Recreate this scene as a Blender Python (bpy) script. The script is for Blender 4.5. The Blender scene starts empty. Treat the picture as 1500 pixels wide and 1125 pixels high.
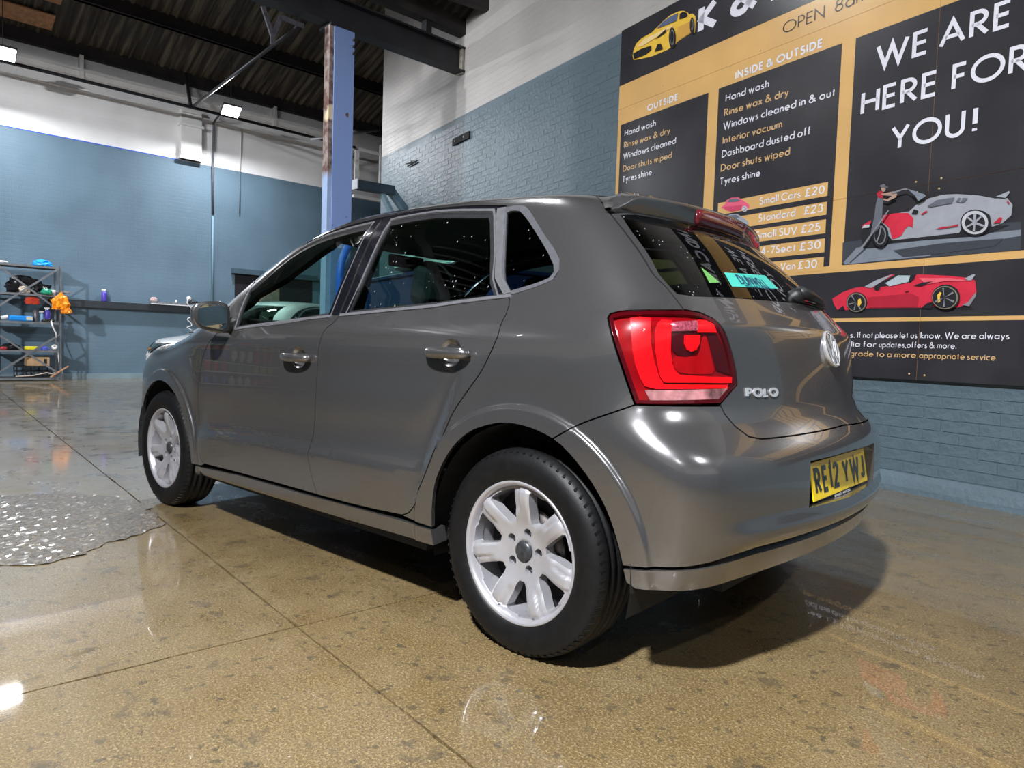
import bpy, bmesh, math, random
import numpy as np
from mathutils import Vector, Matrix
from mathutils.geometry import delaunay_2d_cdt
random.seed(7); rng = np.random.default_rng(7)
SC = bpy.context.scene; COL = SC.collection
def R(d): return math.radians(d)
# ---------------------------------------------------------------- camera, world, lights, exposure
CAM_P = (-1.3052, 2.3102, .895)
cd = bpy.data.cameras.new('camera'); cam = bpy.data.objects.new('camera', cd); COL.objects.link(cam)
cd.sensor_width = 36; cd.lens = 1027.8/1500*36; cd.clip_start = .05; cd.clip_end = 200
_r = Vector((-.74262937, -.66890169, .03274381)); _u = Vector((.06137015, -.01928428, .99792877)); _f = Vector((.66688479, -.7431007, -.05537167))
cam.matrix_world = Matrix.Translation(CAM_P) @ Matrix((( _r.x, _u.x, -_f.x), (_r.y, _u.y, -_f.y), (_r.z, _u.z, -_f.z))).to_4x4()
SC.camera = cam
SC.view_settings.view_transform = 'Standard'; SC.view_settings.look = 'None'
SC.view_settings.exposure = 0.12; SC.view_settings.gamma = 1.0; SC.view_settings.use_curve_mapping = False
w = bpy.data.worlds.new('world'); SC.world = w; w.use_nodes = True
w.node_tree.nodes['Background'].inputs[0].default_value = (.55, .62, .75, 1)
w.node_tree.nodes['Background'].inputs[1].default_value = .03
# wall frames: sign wall and far wall
AW = R(-15.6); S0 = Vector((-.4725, -2.868, 0)); SD = Vector((math.cos(AW), math.sin(AW), 0)); SN = Vector((-math.sin(AW), math.cos(AW), 0))
BW = R(-95); B0 = Vector((13.61, -2.5, 0)); BD = Vector((math.cos(BW), math.sin(BW), 0)); BN = Vector((math.sin(BW), -math.cos(BW), 0))   # towards the room
def sp(s, d=0, z=0): return S0 + SD*s + SN*d + Vector((0, 0, z))
def bp(s, d=0, z=0): return B0 + BD*s + BN*d + Vector((0, 0, z))
# ceiling flood lamps: (position, power)
FLOODS = [(bp(-1.72, 1.25, 5.29), 250, None), (bp(1.9, 1.25, 5.28), 250, None),
          (Vector((-1.4, 4.7, 5.3)), 420, (.2, .6, 0)), (Vector((6.6, 1.8, 5.3)), 190, (9.5, -6, 3.2)), (Vector((3.0, -1.2, 5.3)), 50, None), (Vector((5.5, 6.5, 5.2)), 330, (13, -1.5, 3.2)),
          (Vector((-5.0, .6, 5.3)), 90, None), (Vector((-5.0, 6.5, 5.3)), 60, None)]  # unseen fill behind the camera, the first added to brighten the car's tail
FLOOD_SCALE = 1.0
# ---------------------------------------------------------------- helpers
def tag(o, label=None, cat=None, group=None, kind=None):
    if label: o['label'] = label
    if cat: o['category'] = cat
    if group: o['group'] = group
    if kind: o['kind'] = kind
    return o
def empty(name, loc=(0, 0, 0), rz=0, label=None, cat=None, group=None, kind=None):
    o = bpy.data.objects.new(name, None); COL.objects.link(o); o.location = loc; o.rotation_euler = (0, 0, rz)
    o.empty_display_size = .1
    return tag(o, label, cat, group, kind)
MATS = {}
def mat(name, col=(.5, .5, .5), rough=.5, metal=0, coat=0, coat_r=.03, noise=0, nscale=20, bump=0, bscale=60, trans=0, ior=1.45, emit=None, estr=0, spec=.5, alpha=1, aniso=0):
    if name in MATS: return MATS[name]
    m = bpy.data.materials.new(name); m.use_nodes = True; nt = m.node_tree; b = nt.nodes['Principled BSDF']
    b.inputs['Base Color'].default_value = (*col, 1); b.inputs['Roughness'].default_value = rough; b.inputs['Metallic'].default_value = metal
    b.inputs['Coat Weight'].default_value = coat; b.inputs['Coat Roughness'].default_value = coat_r
    b.inputs['Transmission Weight'].default_value = trans; b.inputs['IOR'].default_value = ior
    b.inputs['Specular IOR Level'].default_value = spec
    if emit: b.inputs['Emission Color'].default_value = (*emit, 1); b.inputs['Emission Strength'].default_value = estr
    if noise or bump:
        tc = nt.nodes.new('ShaderNodeTexCoord')
    if noise:
        n = nt.nodes.new('ShaderNodeTexNoise'); n.inputs['Scale'].default_value = nscale; n.inputs['Detail'].default_value = 4
        nt.links.new(tc.outputs['Object'], n.inputs['Vector'])
        mr = nt.nodes.new('ShaderNodeMapRange'); mr.inputs[1].default_value = .3; mr.inputs[2].default_value = .7; mr.inputs[3].default_value = 1 - noise; mr.inputs[4].default_value = 1 + noise
        nt.links.new(n.outputs[0], mr.inputs[0])
        mx = nt.nodes.new('ShaderNodeVectorMath'); mx.operation = 'SCALE'; mx.inputs[0].default_value = col
        nt.links.new(mr.outputs[0], mx.inputs['Scale']); nt.links.new(mx.outputs[0], b.inputs['Base Color'])
    if bump:
        n2 = nt.nodes.new('ShaderNodeTexNoise'); n2.inputs['Scale'].default_value = bscale; n2.inputs['Detail'].default_value = 3
        nt.links.new(tc.outputs['Object'], n2.inputs['Vector'])
        bm_ = nt.nodes.new('ShaderNodeBump'); bm_.inputs['Strength'].default_value = bump; bm_.inputs['Distance'].default_value = .01
        nt.links.new(n2.outputs[0], bm_.inputs['Height']); nt.links.new(bm_.outputs[0], b.inputs['Normal'])
    MATS[name] = m
    return m
def mesh_obj(name, V, Fc, m=None, parent=None, smooth=False, normals=None, mi=None, loc=None, rz=None):
    me = bpy.data.meshes.new(name); me.from_pydata([tuple(map(float, v)) for v in V], [], [tuple(map(int, f)) for f in Fc])
    for k in (m if isinstance(m, (list, tuple)) else [m]):
        if k: me.materials.append(k)
    if mi is not None: me.polygons.foreach_set('material_index', list(mi))
    if smooth or normals is not None: me.polygons.foreach_set('use_smooth', [True]*len(me.polygons))
    me.update()
    if normals is not None: me.normals_split_custom_set_from_vertices([tuple(map(float, n)) for n in normals])
    o = bpy.data.objects.new(name, me); COL.objects.link(o)
    if parent: o.parent = parent
    if loc is not None: o.location = loc
    if rz is not None: o.rotation_euler = (0, 0, rz)
    return o
class MB:
    """collects boxes, bars, tubes, lathes; build() links them as ONE mesh object"""
    def __init__(s): s.V = []; s.F = []; s.S = []
    def add(s, V, Fc, sm=False):
        n = len(s.V); s.V += [tuple(v) for v in V]; s.F += [tuple(i + n for i in f) for f in Fc]; s.S += [sm]*len(Fc); return s
    def box(s, c, d, M=None, bev=0):
        x, y, z = d[0]/2, d[1]/2, d[2]/2
        if bev:
            bm = bmesh.new(); bmesh.ops.create_cube(bm, size=1); bmesh.ops.scale(bm, vec=d, verts=bm.verts)
            bmesh.ops.bevel(bm, geom=bm.edges[:], offset=bev, segments=2, affect='EDGES', profile=.5)
            V = [v.co.copy() for v in bm.verts]; Fc = [[v.index for v in f.verts] for f in bm.faces]; bm.free()
        else:
            V = [Vector((a*x, b*y, c_*z)) for a in (-1, 1) for b in (-1, 1) for c_ in (-1, 1)]
            Fc = [(0, 1, 3, 2), (4, 6, 7, 5), (0, 4, 5, 1), (2, 3, 7, 6), (0, 2, 6, 4), (1, 5, 7, 3)]
        V = [((M @ v) if M else v) + Vector(c) for v in V]
        return s.add(V, Fc)
    def bar(s, a, b, wd, ht, up=(0, 0, 1)):
        a = Vector(a); b = Vector(b); d = (b - a); L = d.length; d.normalize(); u = Vector(up); r = d.cross(u)
        if r.length < 1e-4: r = d.cross(Vector((1, 0, 0)))
        r.normalize(); u = r.cross(d)
        M = Matrix((d, r, u)).transposed()
        return s.box((a + b)/2, (L, wd, ht), M)
    def tube(s, pts, r, n=10, cap=True):
        pts = [Vector(p) for p in pts]; rs = r if isinstance(r, (list, tuple)) else [r]*len(pts)
        V = []; Fc = []; prev = None
        for i, p in enumerate(pts):
            t = (pts[min(i+1, len(pts)-1)] - pts[max(i-1, 0)]).normalized()
            if prev is None: a = t.orthogonal().normalized()
            else:
                a = prev - t*prev.dot(t); a.normalize()
            prev = a; b = t.cross(a)
            V += [p + (a*math.cos(2*math.pi*k/n) + b*math.sin(2*math.pi*k/n))*rs[i] for k in range(n)]
        for i in range(len(pts)-1):
            for k in range(n): Fc.append((i*n+k, i*n+(k+1) % n, (i+1)*n+(k+1) % n, (i+1)*n+k))
        if cap: Fc += [tuple(range(n-1, -1, -1)), tuple(range((len(pts)-1)*n, len(pts)*n))]
        return s.add(V, Fc, True)
    def lathe(s, prof, n=32, M=None, closed=False):
        V = []; Fc = []
        for r, h in prof:
            for k in range(n):
                v = Vector((r*math.cos(2*math.pi*k/n), r*math.sin(2*math.pi*k/n), h)); V.append(M @ v if M else v)
        m_ = len(prof)
        for i in range(m_ if closed else m_ - 1):
            j = (i+1) % m_
            for k in range(n): Fc.append((i*n+k, i*n+(k+1) % n, j*n+(k+1) % n, j*n+k))
        return s.add(V, Fc, True)
    def prism(s, poly, d0, d1, M=None):
        """polygon in local xz, extruded along local y from d0 to d1"""
        n = len(poly); V = [Vector((p[0], d0, p[1])) for p in poly] + [Vector((p[0], d1, p[1])) for p in poly]
        if M: V = [M @ v for v in V]
        Fc = [tuple(range(n)), tuple(range(2*n-1, n-1, -1))] + [((i+1) % n, i, n+i, n+(i+1) % n) for i in range(n)]
        return s.add(V, Fc)
    def build(s, name, m, parent=None, loc=None, rz=None, bev=0, sub=0):
        o = mesh_obj(name, s.V, s.F, m, parent, loc=loc, rz=rz)
        if any(s.S): o.data.polygons.foreach_set('use_smooth', s.S)
        bm = bmesh.new(); bm.from_mesh(o.data); bmesh.ops.recalc_face_normals(bm, faces=bm.faces); bm.to_mesh(o.data); bm.free()
        if bev:
            b = o.modifiers.new('bevel', 'BEVEL'); b.width = bev; b.segments = 2; b.limit_method = 'ANGLE'
        return o
def copy_tree(o, parent=None, **k):
    c = o.copy(); COL.objects.link(c); c.parent = parent
    for ch in list(o.children): copy_tree(ch, c)
    return c
def inpoly(poly, X, Y):
    poly = np.asarray(poly); x0, y0 = poly[:, 0], poly[:, 1]; x1, y1 = np.roll(x0, -1), np.roll(y0, -1)
    ins = np.zeros(len(X), bool)
    for a, b, c, d in zip(x0, y0, x1, y1):
        cnd = (b > Y) != (d > Y)
        with np.errstate(divide='ignore', invalid='ignore'): xi = a + (Y - b)*(c - a)/(d - b if d != b else 1e-12)
        ins ^= cnd & (X < xi)
    return ins
def dens(poly, h, closed=True):
    """resample polygon edges to at most h"""
    out = []; n = len(poly)
    for i in range(n if closed else n-1):
        a = np.array(poly[i], float); b = np.array(poly[(i+1) % n], float); k = max(1, int(math.ceil(np.linalg.norm(b-a)/h)))
        out += [tuple(a + (b-a)*t/k) for t in range(k)]
    if not closed: out.append(tuple(poly[-1]))
    return out
def smooth_line(pts, h=.02):
    """centripetal-ish Catmull-Rom through pts (open)"""
    P = [np.array(p, float) for p in pts]; P = [2*P[0]-P[1]] + P + [2*P[-1]-P[-2]]; out = []
    for i in range(1, len(P)-2):
        k = max(1, int(np.linalg.norm(P[i+1]-P[i])/h))
        for t in np.arange(k)/k:
            out.append(tuple(.5*((2*P[i]) + (-P[i-1]+P[i+1])*t + (2*P[i-1]-5*P[i]+4*P[i+1]-P[i+2])*t*t + (-P[i-1]+3*P[i]-3*P[i+1]+P[i+2])*t**3)))
    out.append(tuple(P[-2])); return out
def area(p):
    p = np.asarray(p); return .5*np.sum(p[:, 0]*np.roll(p[:, 1], -1) - np.roll(p[:, 0], -1)*p[:, 1])
def inset(poly, d):
    p = np.asarray(poly, float)
    if area(p) < 0: p = p[::-1]
    a = p - np.roll(p, 1, 0); b = np.roll(p, -1, 0) - p
    na = np.stack([-a[:, 1], a[:, 0]], 1); nb = np.stack([-b[:, 1], b[:, 0]], 1)
    na /= np.linalg.norm(na, axis=1, keepdims=True) + 1e-12; nb /= np.linalg.norm(nb, axis=1, keepdims=True) + 1e-12
    m = na + nb; m /= np.linalg.norm(m, axis=1, keepdims=True) + 1e-12
    c = np.clip((m*na).sum(1), .5, 1)
    return p + m*(d/c)[:, None]
def tri2d(outer, holes=(), h=.02, cons=()):
    """constrained Delaunay of a polygon with holes and a regular grid of inner points"""
    O = dens(outer, h); H = [dens(q, h) for q in holes]
    pts = list(O); loops = [list(range(len(O)))]
    for q in H: loops.append(list(range(len(pts), len(pts)+len(q)))); pts += q
    edges = [(l[i], l[(i+1) % len(l)]) for l in loops for i in range(len(l))]
    for ln in cons:                                             # crease lines kept as mesh edges
        q = np.array(dens(ln, h*.7, False)); k_ = inpoly(O, q[:, 0], q[:, 1])
        oo = np.array(O); dd = np.hypot(q[:, 0][:, None] - oo[None, :, 0], q[:, 1][:, None] - oo[None, :, 1]).min(1); k_ &= dd > h*.3
        for i in range(len(q)):
            if k_[i]:
                pts.append(tuple(q[i]))
                if i and k_[i-1]: edges.append((len(pts)-2, len(pts)-1))
    A = np.array(O); x0, y0 = A.min(0); x1, y1 = A.max(0)
    gx, gy = np.meshgrid(np.arange(x0 + h*.37, x1, h), np.arange(y0 + h*.41, y1, h)); gx, gy = gx.ravel(), gy.ravel()
    k = inpoly(O, gx, gy)
    for q in H: k &= ~inpoly(q, gx, gy)
    gx, gy = gx[k], gy[k]
    B = np.array(pts)
    if len(gx):
        keep = np.ones(len(gx), bool)
        for i in range(0, len(gx), 500):
            d = np.hypot(gx[i:i+500, None] - B[None, :, 0], gy[i:i+500, None] - B[None, :, 1]).min(1); keep[i:i+500] = d > h*.45
        gx, gy = gx[keep], gy[keep]
    allp = [Vector(p) for p in pts] + [Vector((a, b)) for a, b in zip(gx, gy)]
    V, E, Fc, *_ = delaunay_2d_cdt(allp, edges, [], 0, 1e-6)
    V = np.array([tuple(v) for v in V]); Fc = np.array([f for f in Fc])
    c = V[Fc].mean(1); k = inpoly(O, c[:, 0], c[:, 1])
    for q in H: k &= ~inpoly(q, c[:, 0], c[:, 1])
    Fc = Fc[k]
    a = V[Fc]; ar = np.cross(a[:, 1]-a[:, 0], a[:, 2]-a[:, 0]); Fc[ar < 0] = Fc[ar < 0][:, ::-1]
    return V, Fc
def boundary(Fc):
    e = {}
    for f in Fc:
        for i in range(3):
            a, b = int(f[i]), int(f[(i+1) % 3]); e[(a, b)] = 1
    return [(a, b) for a, b in e if (b, a) not in e]
# ---------------------------------------------------------------- car body surface
import numpy as np
def spline(xs, ys):
    xs = np.array(xs, float); ys = np.array(ys, float); n = len(xs); h = np.diff(xs)
    A = np.eye(n); b = np.zeros(n)
    for i in range(1, n - 1):
        A[i, i-1] = h[i-1]; A[i, i] = 2*(h[i-1]+h[i]); A[i, i+1] = h[i]
        b[i] = 6*((ys[i+1]-ys[i])/h[i] - (ys[i]-ys[i-1])/h[i-1])
    M = np.linalg.solve(A, b)
    t = np.linspace(xs[0], xs[-1], 3000)
    k = np.clip(np.searchsorted(xs, t) - 1, 0, n - 2); H = h[k]; a = (xs[k+1]-t)/H; c = (t-xs[k])/H
    v = a*ys[k] + c*ys[k+1] + ((a**3-a)*M[k] + (c**3-c)*M[k+1])*H*H/6
    return lambda q: np.interp(q, t, v)
def sst(a, b, x):
    t = np.clip((x - a)/(b - a), 0, 1); return t*t*(3 - 2*t)
def smax(a, b, k):
    h = np.maximum(k - np.abs(a - b), 0)/k
    return np.maximum(a, b) + h*h*h*k/6
A_z = spline([.10,.2,.3,.4,.5,.6,.7,.78,.84,.89,.93,.97,1.02,1.1,1.2,1.3,1.38,1.5],
             [.770,.806,.820,.827,.831,.833,.831,.828,.824,.815,.803,.786,.764,.728,.682,.634,.592,.53])
W_x = spline([-.8,-.5,-.3,-.1,.2,.6,1.0,1.5,2.0,2.4,2.7,2.95,3.15,3.35],
             [-.085,-.048,-.026,-.012,-.002,.003,.005,.003,-.003,-.012,-.03,-.06,-.105,-.18])
WT_x = spline([-.8,-.4,-.1,.3,.7,1.1,1.5,1.9,2.3,2.8],
              [-.10,-.06,-.03,-.008,.004,.006,.002,-.008,-.03,-.06])
X_r = spline([.10,.16,.22,.3,.4,.5,.58,.64,.68,.72,.78,.85,.92,.98,1.03,1.08,1.2,1.27,1.33,1.42,1.5],
             [-.44,-.53,-.59,-.628,-.650,-.657,-.655,-.645,-.622,-.604,-.597,-.585,-.566,-.535,-.492,-.442,-.318,-.238,-.170,-.09,-.03])
_zt = np.linspace(.10, 1.50, 2801); _xt = X_r(_zt); _k = (_zt > .735) & (_zt < 1.065)      # flat tailgate face with a crease under the glass
_xt = np.where(_k, np.interp(_zt, [.735, .965, 1.065], [float(X_r(.735)) + .002, -.561, float(X_r(1.065))]), _xt)
_g = np.exp(-.5*(np.arange(-60, 61)*.0005/.006)**2); _xt = np.convolve(np.pad(_xt, 60, mode='edge'), _g/_g.sum(), mode='valid')
X_r = lambda q: np.interp(q, _zt, _xt)
B_r = spline([.1,.3,.5,.62,.72,.9,1.1,1.3,1.5],[.28,.215,.20,.225,.34,.34,.32,.32,.32])
X_f = spline([.1,.2,.3,.4,.5,.6,.7,.8,.9,1.2],[3.08,3.17,3.225,3.255,3.27,3.262,3.235,3.18,3.10,2.8])
Z_c = spline([-.5,-.3,-.1,.2,.6,1.0,1.3,1.55,1.75,2.0,2.2,2.36,2.46,2.6,2.85,3.05,3.2,3.4],
             [1.29,1.355,1.397,1.427,1.447,1.451,1.435,1.377,1.297,1.168,1.055,.980,.945,.915,.875,.825,.76,.62])
CR_x = spline([-.5,0,.6,1.2,1.6,2.2,2.5,3.3],[.12,.11,.10,.11,.17,.20,.14,.16])
def Zr(x, y): return Z_c(x) - CR_x(x)*y*y
ARC = ((0.0, .300, .362), (2.47, .295, .355))
LEDGE = spline([.10, .17, .22, .28, .33, .37, .42, .5, .75, 1.0, 1.3, 1.66, 1.94, 2.3], [1.0, .86, .775, .66, .565, .512, .486, .478, .466, .457, .447, .433, .416, .40])
SHOULDER = spline([-.6, -.25, -.05, .1, .3, .65, .95, 1.25, 1.7, 2.6], [.980, .978, .974, .968, .960, .941, .924, .903, .880, .84])
def Ys(x, z):
    w = sst(.95, 1.3, z)
    y = A_z(z) + W_x(x)*(1 - w) + WT_x(x)*w
    for cx, cz, r in ARC:                                   # wheel arch flares
        d = np.hypot(x - cx, z - cz)
        y = y + .0095*(1 - sst(r + .052, r + .068, d))*sst(.10, .22, z) - .006*(1 - sst(r + .068, r + .22, d))*sst(r + .052, r + .068, d)*sst(.3, .5, z)
    # door ledge above the sill, fading before the rear arch
    e = sst(.12, .34, x)*(1 - sst(1.98, 2.12, x))*(1 - sst(.76, .90, z))
    zl = LEDGE(x); sl = (LEDGE(x + .01) - LEDGE(x - .01))/.02; u = np.clip((z - zl)/(.080*np.sqrt(1 + sl*sl)), 0, 1)
    y = y + e*(.017*(1 - u)**2 - .006 - .004*np.exp(-((z - zl - .12)/.06)**2)*(z > zl - .1))
    y = y - .016*(1 - sst(.20, .245, z))*sst(.36, .40, x)*(1 - sst(2.06, 2.12, x))
    # shoulder line
    zc = SHOULDER(x); y = y + .006*sst(.80, .93, z) - .0105*(1 - (1 - np.clip((z - zc)/.085, 0, 1))**2)
    return y
def F(P):
    x, y, z = P[..., 0], np.abs(P[..., 1]), P[..., 2]
    f1 = (y - Ys(x, z))*.93
    xr = X_r(z) + B_r(z)*y*y
    th = np.arctan2(y, -(x - .25))                          # 0 rear centre .. pi/2 side
    # bumper groove and lip
    k = 1 - sst(.56, .70, y)
    xr = xr - k*(.014*(1 - sst(.43, .475, z)) - .022*(1 - sst(.372, .418, z)))
    f2 = (xr - x)*np.where(z > 1.0, .72, .95)
    xf = X_f(z) - .34*y*y - .25*y**4
    f4 = (x - xf)*.93
    f3 = (z - Zr(x, y))*np.where(x > 1.6, .9, 1.0)
    kr = .20 - .03*sst(.75, 1.1, z)
    f = smax(f1, f2, kr)
    f = smax(f, f4, .25)
    f = smax(f, f3, .15)
    return f
XC, XF = .25, 2.60
SR = .80
S_MIN, S_MAX = XC - SR*np.pi/2, XF + SR*np.pi/2             # rear centre, front centre
def z0(s): return 1.1 - .5*sst(2.15, 2.75, s)
def frame(s, v):
    s = np.asarray(s, float); v = np.asarray(v, float)
    xo = np.clip(s, XC, XF)
    a = np.where(s < XC, (XC - s)/SR, np.where(s > XF, (s - XF)/SR, 0))
    sg = np.where(s < XC, -1., 1.)
    z = z0(s); b = np.clip((v - z)/.45, 0, 1)*np.pi/2
    O = np.stack([xo, 0*xo, np.minimum(v, z)], -1)
    D = np.stack([sg*np.sin(a)*np.cos(b), np.cos(a)*np.cos(b), np.sin(b)], -1)
    return O, D
def P_of(s, v, off=0.0):
    O, D = frame(s, v)
    lo = np.full(O.shape[:-1], .02); hi = np.full(O.shape[:-1], 1.6)
    for _ in range(26):
        m = (lo + hi)/2; f = F(O + D*m[..., None]); lo = np.where(f < 0, m, lo); hi = np.where(f < 0, hi, m)
    P = O + D*((lo + hi)/2)[..., None]
    if off is not None and np.any(off): P = P + N_of(P)*np.asarray(off)[..., None] if np.ndim(off) else P + N_of(P)*off
    return P
def N_of(P, h=.003):
    g = []
    for i in range(3):
        e = np.zeros(3); e[i] = h
        g.append(F(P + e) - F(P - e))
    g = np.stack(g, -1)
    return g/np.linalg.norm(g, axis=-1, keepdims=True)
def SV_of(P):
    P = np.asarray(P, float); x, y, z = P[..., 0], P[..., 1], P[..., 2]
    s = np.where(x < XC, XC - SR*np.arctan2(XC - x, np.maximum(y, 1e-9)), np.where(x > XF, XF + SR*np.arctan2(x - XF, np.maximum(y, 1e-9)), x))
    xo = np.clip(s, XC, XF); r = np.hypot(x - xo, y); zz = z0(s)
    b = np.arctan2(z - zz, r)
    return s, np.where(z > zz, zz + b/(np.pi/2)*.45, z)
# ---------------------------------------------------------------- geometric stroke lettering
def A(cx, cy, rx, ry, a0, a1):
    n = max(4, int(abs(a1-a0)/11)); return [(cx + rx*math.cos(R(a0 + (a1-a0)*i/n)), cy + ry*math.sin(R(a0 + (a1-a0)*i/n))) for i in range(n+1)]
X_ = .60
def _bowl(cx=.27): return A(cx, .30, .27, .30, 0, 360)
G = {  # width, strokes (cap height 1)
 'A': (.76, [[(0, 0), (.38, 1), (.76, 0)], [(.13, .33), (.63, .33)]]),
 'B': (.46, [[(0, 0), (0, 1), (.20, 1)] + A(.20, .77, .22, .23, 90, -90) + [(0, .54)], [(.20, .54)] + A(.20, .27, .26, .27, 90, -90) + [(0, 0)]]),
 'C': (.74, [A(.50, .5, .50, .5, 48, 312)]),
 'D': (.68, [[(0, 0), (0, 1), (.20, 1)] + A(.20, .5, .48, .5, 90, -90) + [(0, 0)]]),
 'E': (.42, [[(.42, 1), (0, 1), (0, 0), (.42, 0)], [(0, .52), (.39, .52)]]),
 'F': (.40, [[(.40, 1), (0, 1), (0, 0)], [(0, .52), (.36, .52)]]),
 'G': (.92, [A(.50, .5, .50, .5, 48, 355) + [(.55, .46)]]),
 'H': (.60, [[(0, 0), (0, 1)], [(.60, 0), (.60, 1)], [(0, .52), (.60, .52)]]),
 'I': (.0, [[(0, 0), (0, 1)]]),
 'J': (.34, [[(.34, 1), (.34, .20)] + A(.17, .20, .17, .20, 0, -165)]),
 'K': (.54, [[(0, 0), (0, 1)], [(.50, 1), (.02, .50), (.54, 0)]]),
 'L': (.38, [[(0, 1), (0, 0), (.38, 0)]]),
 'M': (.84, [[(0, 0), (.14, 1), (.42, .12), (.70, 1), (.84, 0)]]),
 'N': (.66, [[(0, 0), (0, 1), (.66, 0), (.66, 1)]]),
 'O': (1.0, [A(.5, .5, .5, .5, 0, 360)]),
 'P': (.44, [[(0, 0), (0, 1), (.18, 1)] + A(.18, .73, .26, .27, 90, -90) + [(0, .46)]]),
 'R': (.50, [[(0, 0), (0, 1), (.20, 1)] + A(.20, .74, .25, .26, 90, -90) + [(0, .48)], [(.17, .48), (.50, 0)]]),
 'S': (.44, [A(.23, .76, .20, .24, 35, 250)[:-1] + [(.28, .50)] + A(.22, .25, .23, .25, 70, -150)]),
 'T': (.50, [[(0, 1), (.50, 1)], [(.25, 1), (.25, 0)]]),
 'U': (.58, [[(0, 1), (0, .29)] + A(.29, .29, .29, .29, 180, 360) + [(.58, 1)]]),
 'V': (.70, [[(0, 1), (.35, 0), (.70, 1)]]),
 'W': (1.06, [[(0, 1), (.28, 0), (.53, .92), (.78, 0), (1.06, 1)]]),
 'Y': (.62, [[(0, 1), (.31, .45), (.62, 1)], [(.31, .45), (.31, 0)]]),
 'a': (.54, [_bowl(), [(.54, .62), (.54, 0)]]), 'b': (.54, [_bowl(), [(0, 1.05), (0, 0)]]),
 'c': (.42, [A(.29, .30, .29, .30, 55, 305)]), 'd': (.54, [_bowl(), [(.54, 1.05), (.54, 0)]]),
 'e': (.54, [[(.02, .30), (.54, .30)] + A(.27, .30, .27, .30, 0, 318)]),
 'f': (.26, [A(.22, .90, .12, .14, 80, 180) + [(.10, 0)], [(0, .60), (.24, .60)]]),
 'g': (.54, [_bowl(), [(.54, .62), (.54, -.10)] + A(.28, -.10, .26, .20, 0, -150)]),
 'h': (.40, [[(0, 0), (0, 1.05)], [(0, .36)] + A(.20, .38, .20, .22, 180, 0) + [(.40, 0)]]),
 'i': (.0, [[(0, 0), (0, .60)], [(0, .78), (0, .88)]]), 'k': (.38, [[(0, 0), (0, 1.05)], [(.34, .60), (.02, .32), (.38, 0)]]),
 'l': (.0, [[(0, 0), (0, 1.05)]]),
 'm': (.68, [[(0, 0), (0, .62)], [(0, .38)] + A(.17, .42, .17, .18, 180, 0) + [(.34, 0)], [(.34, .38)] + A(.51, .42, .17, .18, 180, 0) + [(.68, 0)]]),
 'n': (.40, [[(0, 0), (0, .62)], [(0, .36)] + A(.20, .38, .20, .22, 180, 0) + [(.40, 0)]]),
 'o': (.56, [A(.28, .30, .28, .30, 0, 360)]), 'p': (.54, [_bowl(), [(0, .62), (0, -.32)]]),
 'r': (.24, [[(0, 0), (0, .62)], [(0, .34)] + A(.20, .36, .20, .24, 180, 60)]),
 's': (.30, [A(.15, .455, .13, .145, 40, 245)[:-1] + [(.19, .30)] + A(.14, .15, .16, .15, 65, -150)]),
 't': (.24, [[(.12, .88), (.12, 0)], [(0, .60), (.24, .60)]]),
 'u': (.40, [[(0, .60), (0, .21)] + A(.20, .21, .20, .21, 180, 360) + [(.40, .60)], [(.40, .3), (.40, 0)]]),
 'v': (.42, [[(0, .60), (.21, 0), (.42, .60)]]), 'w': (.70, [[(0, .60), (.18, 0), (.35, .55), (.52, 0), (.70, .60)]]),
 'x': (.42, [[(0, 0), (.40, .60)], [(.02, .60), (.42, 0)]]), 'y': (.42, [[(0, .60), (.22, .02)], [(.42, .60), (.10, -.32)]]),
 '0': (.52, [A(.26, .5, .26, .5, 0, 360)]), '1': (.12, [[(0, .86), (.12, 1), (.12, 0)]]),
 '2': (.50, [A(.25, .75, .23, .25, 165, -25) + [(0, 0), (.50, 0)]]),
 '3': (.46, [A(.23, .77, .20, .23, 150, -80) + [(.20, .54)], [(.20, .54)] + A(.22, .27, .25, .27, 85, -155)]),
 '4': (.56, [[(.40, 0), (.40, 1), (0, .26), (.56, .26)]]),
 '5': (.46, [[(.42, 1), (.10, 1), (.05, .56)] + A(.20, .31, .26, .31, 115, -150)]),
 '7': (.46, [[(0, 1), (.46, 1), (.12, 0)]]), '8': (.48, [A(.24, .77, .19, .23, 0, 360), A(.24, .27, .24, .27, 0, 360)]),
 '6': (.50, [[(.36, 1), (.05, .42)], A(.25, .29, .25, .29, 0, 360)]),
 '&': (.78, [[(.78, 0), (.16, .78)] + A(.30, .83, .15, .17, 190, -10) + [(.42, .70), (.08, .42)] + A(.28, .24, .26, .24, 140, 300) + [(.72, .46)]]),
 '£': (.50, [A(.30, .78, .18, .22, 20, 190) + [(.13, .60), (.13, .20), (0, 0), (.50, 0)], [(0, .46), (.36, .46)]]),
 '.': (.02, [[(0, 0), (0, .10)]]), ',': (.06, [[(.06, .10), (0, -.14)]]), '!': (.0, [[(0, .32), (0, 1)], [(0, 0), (0, .12)]]), '-': (.26, [[(0, .34), (.26, .34)]]),
}
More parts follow.
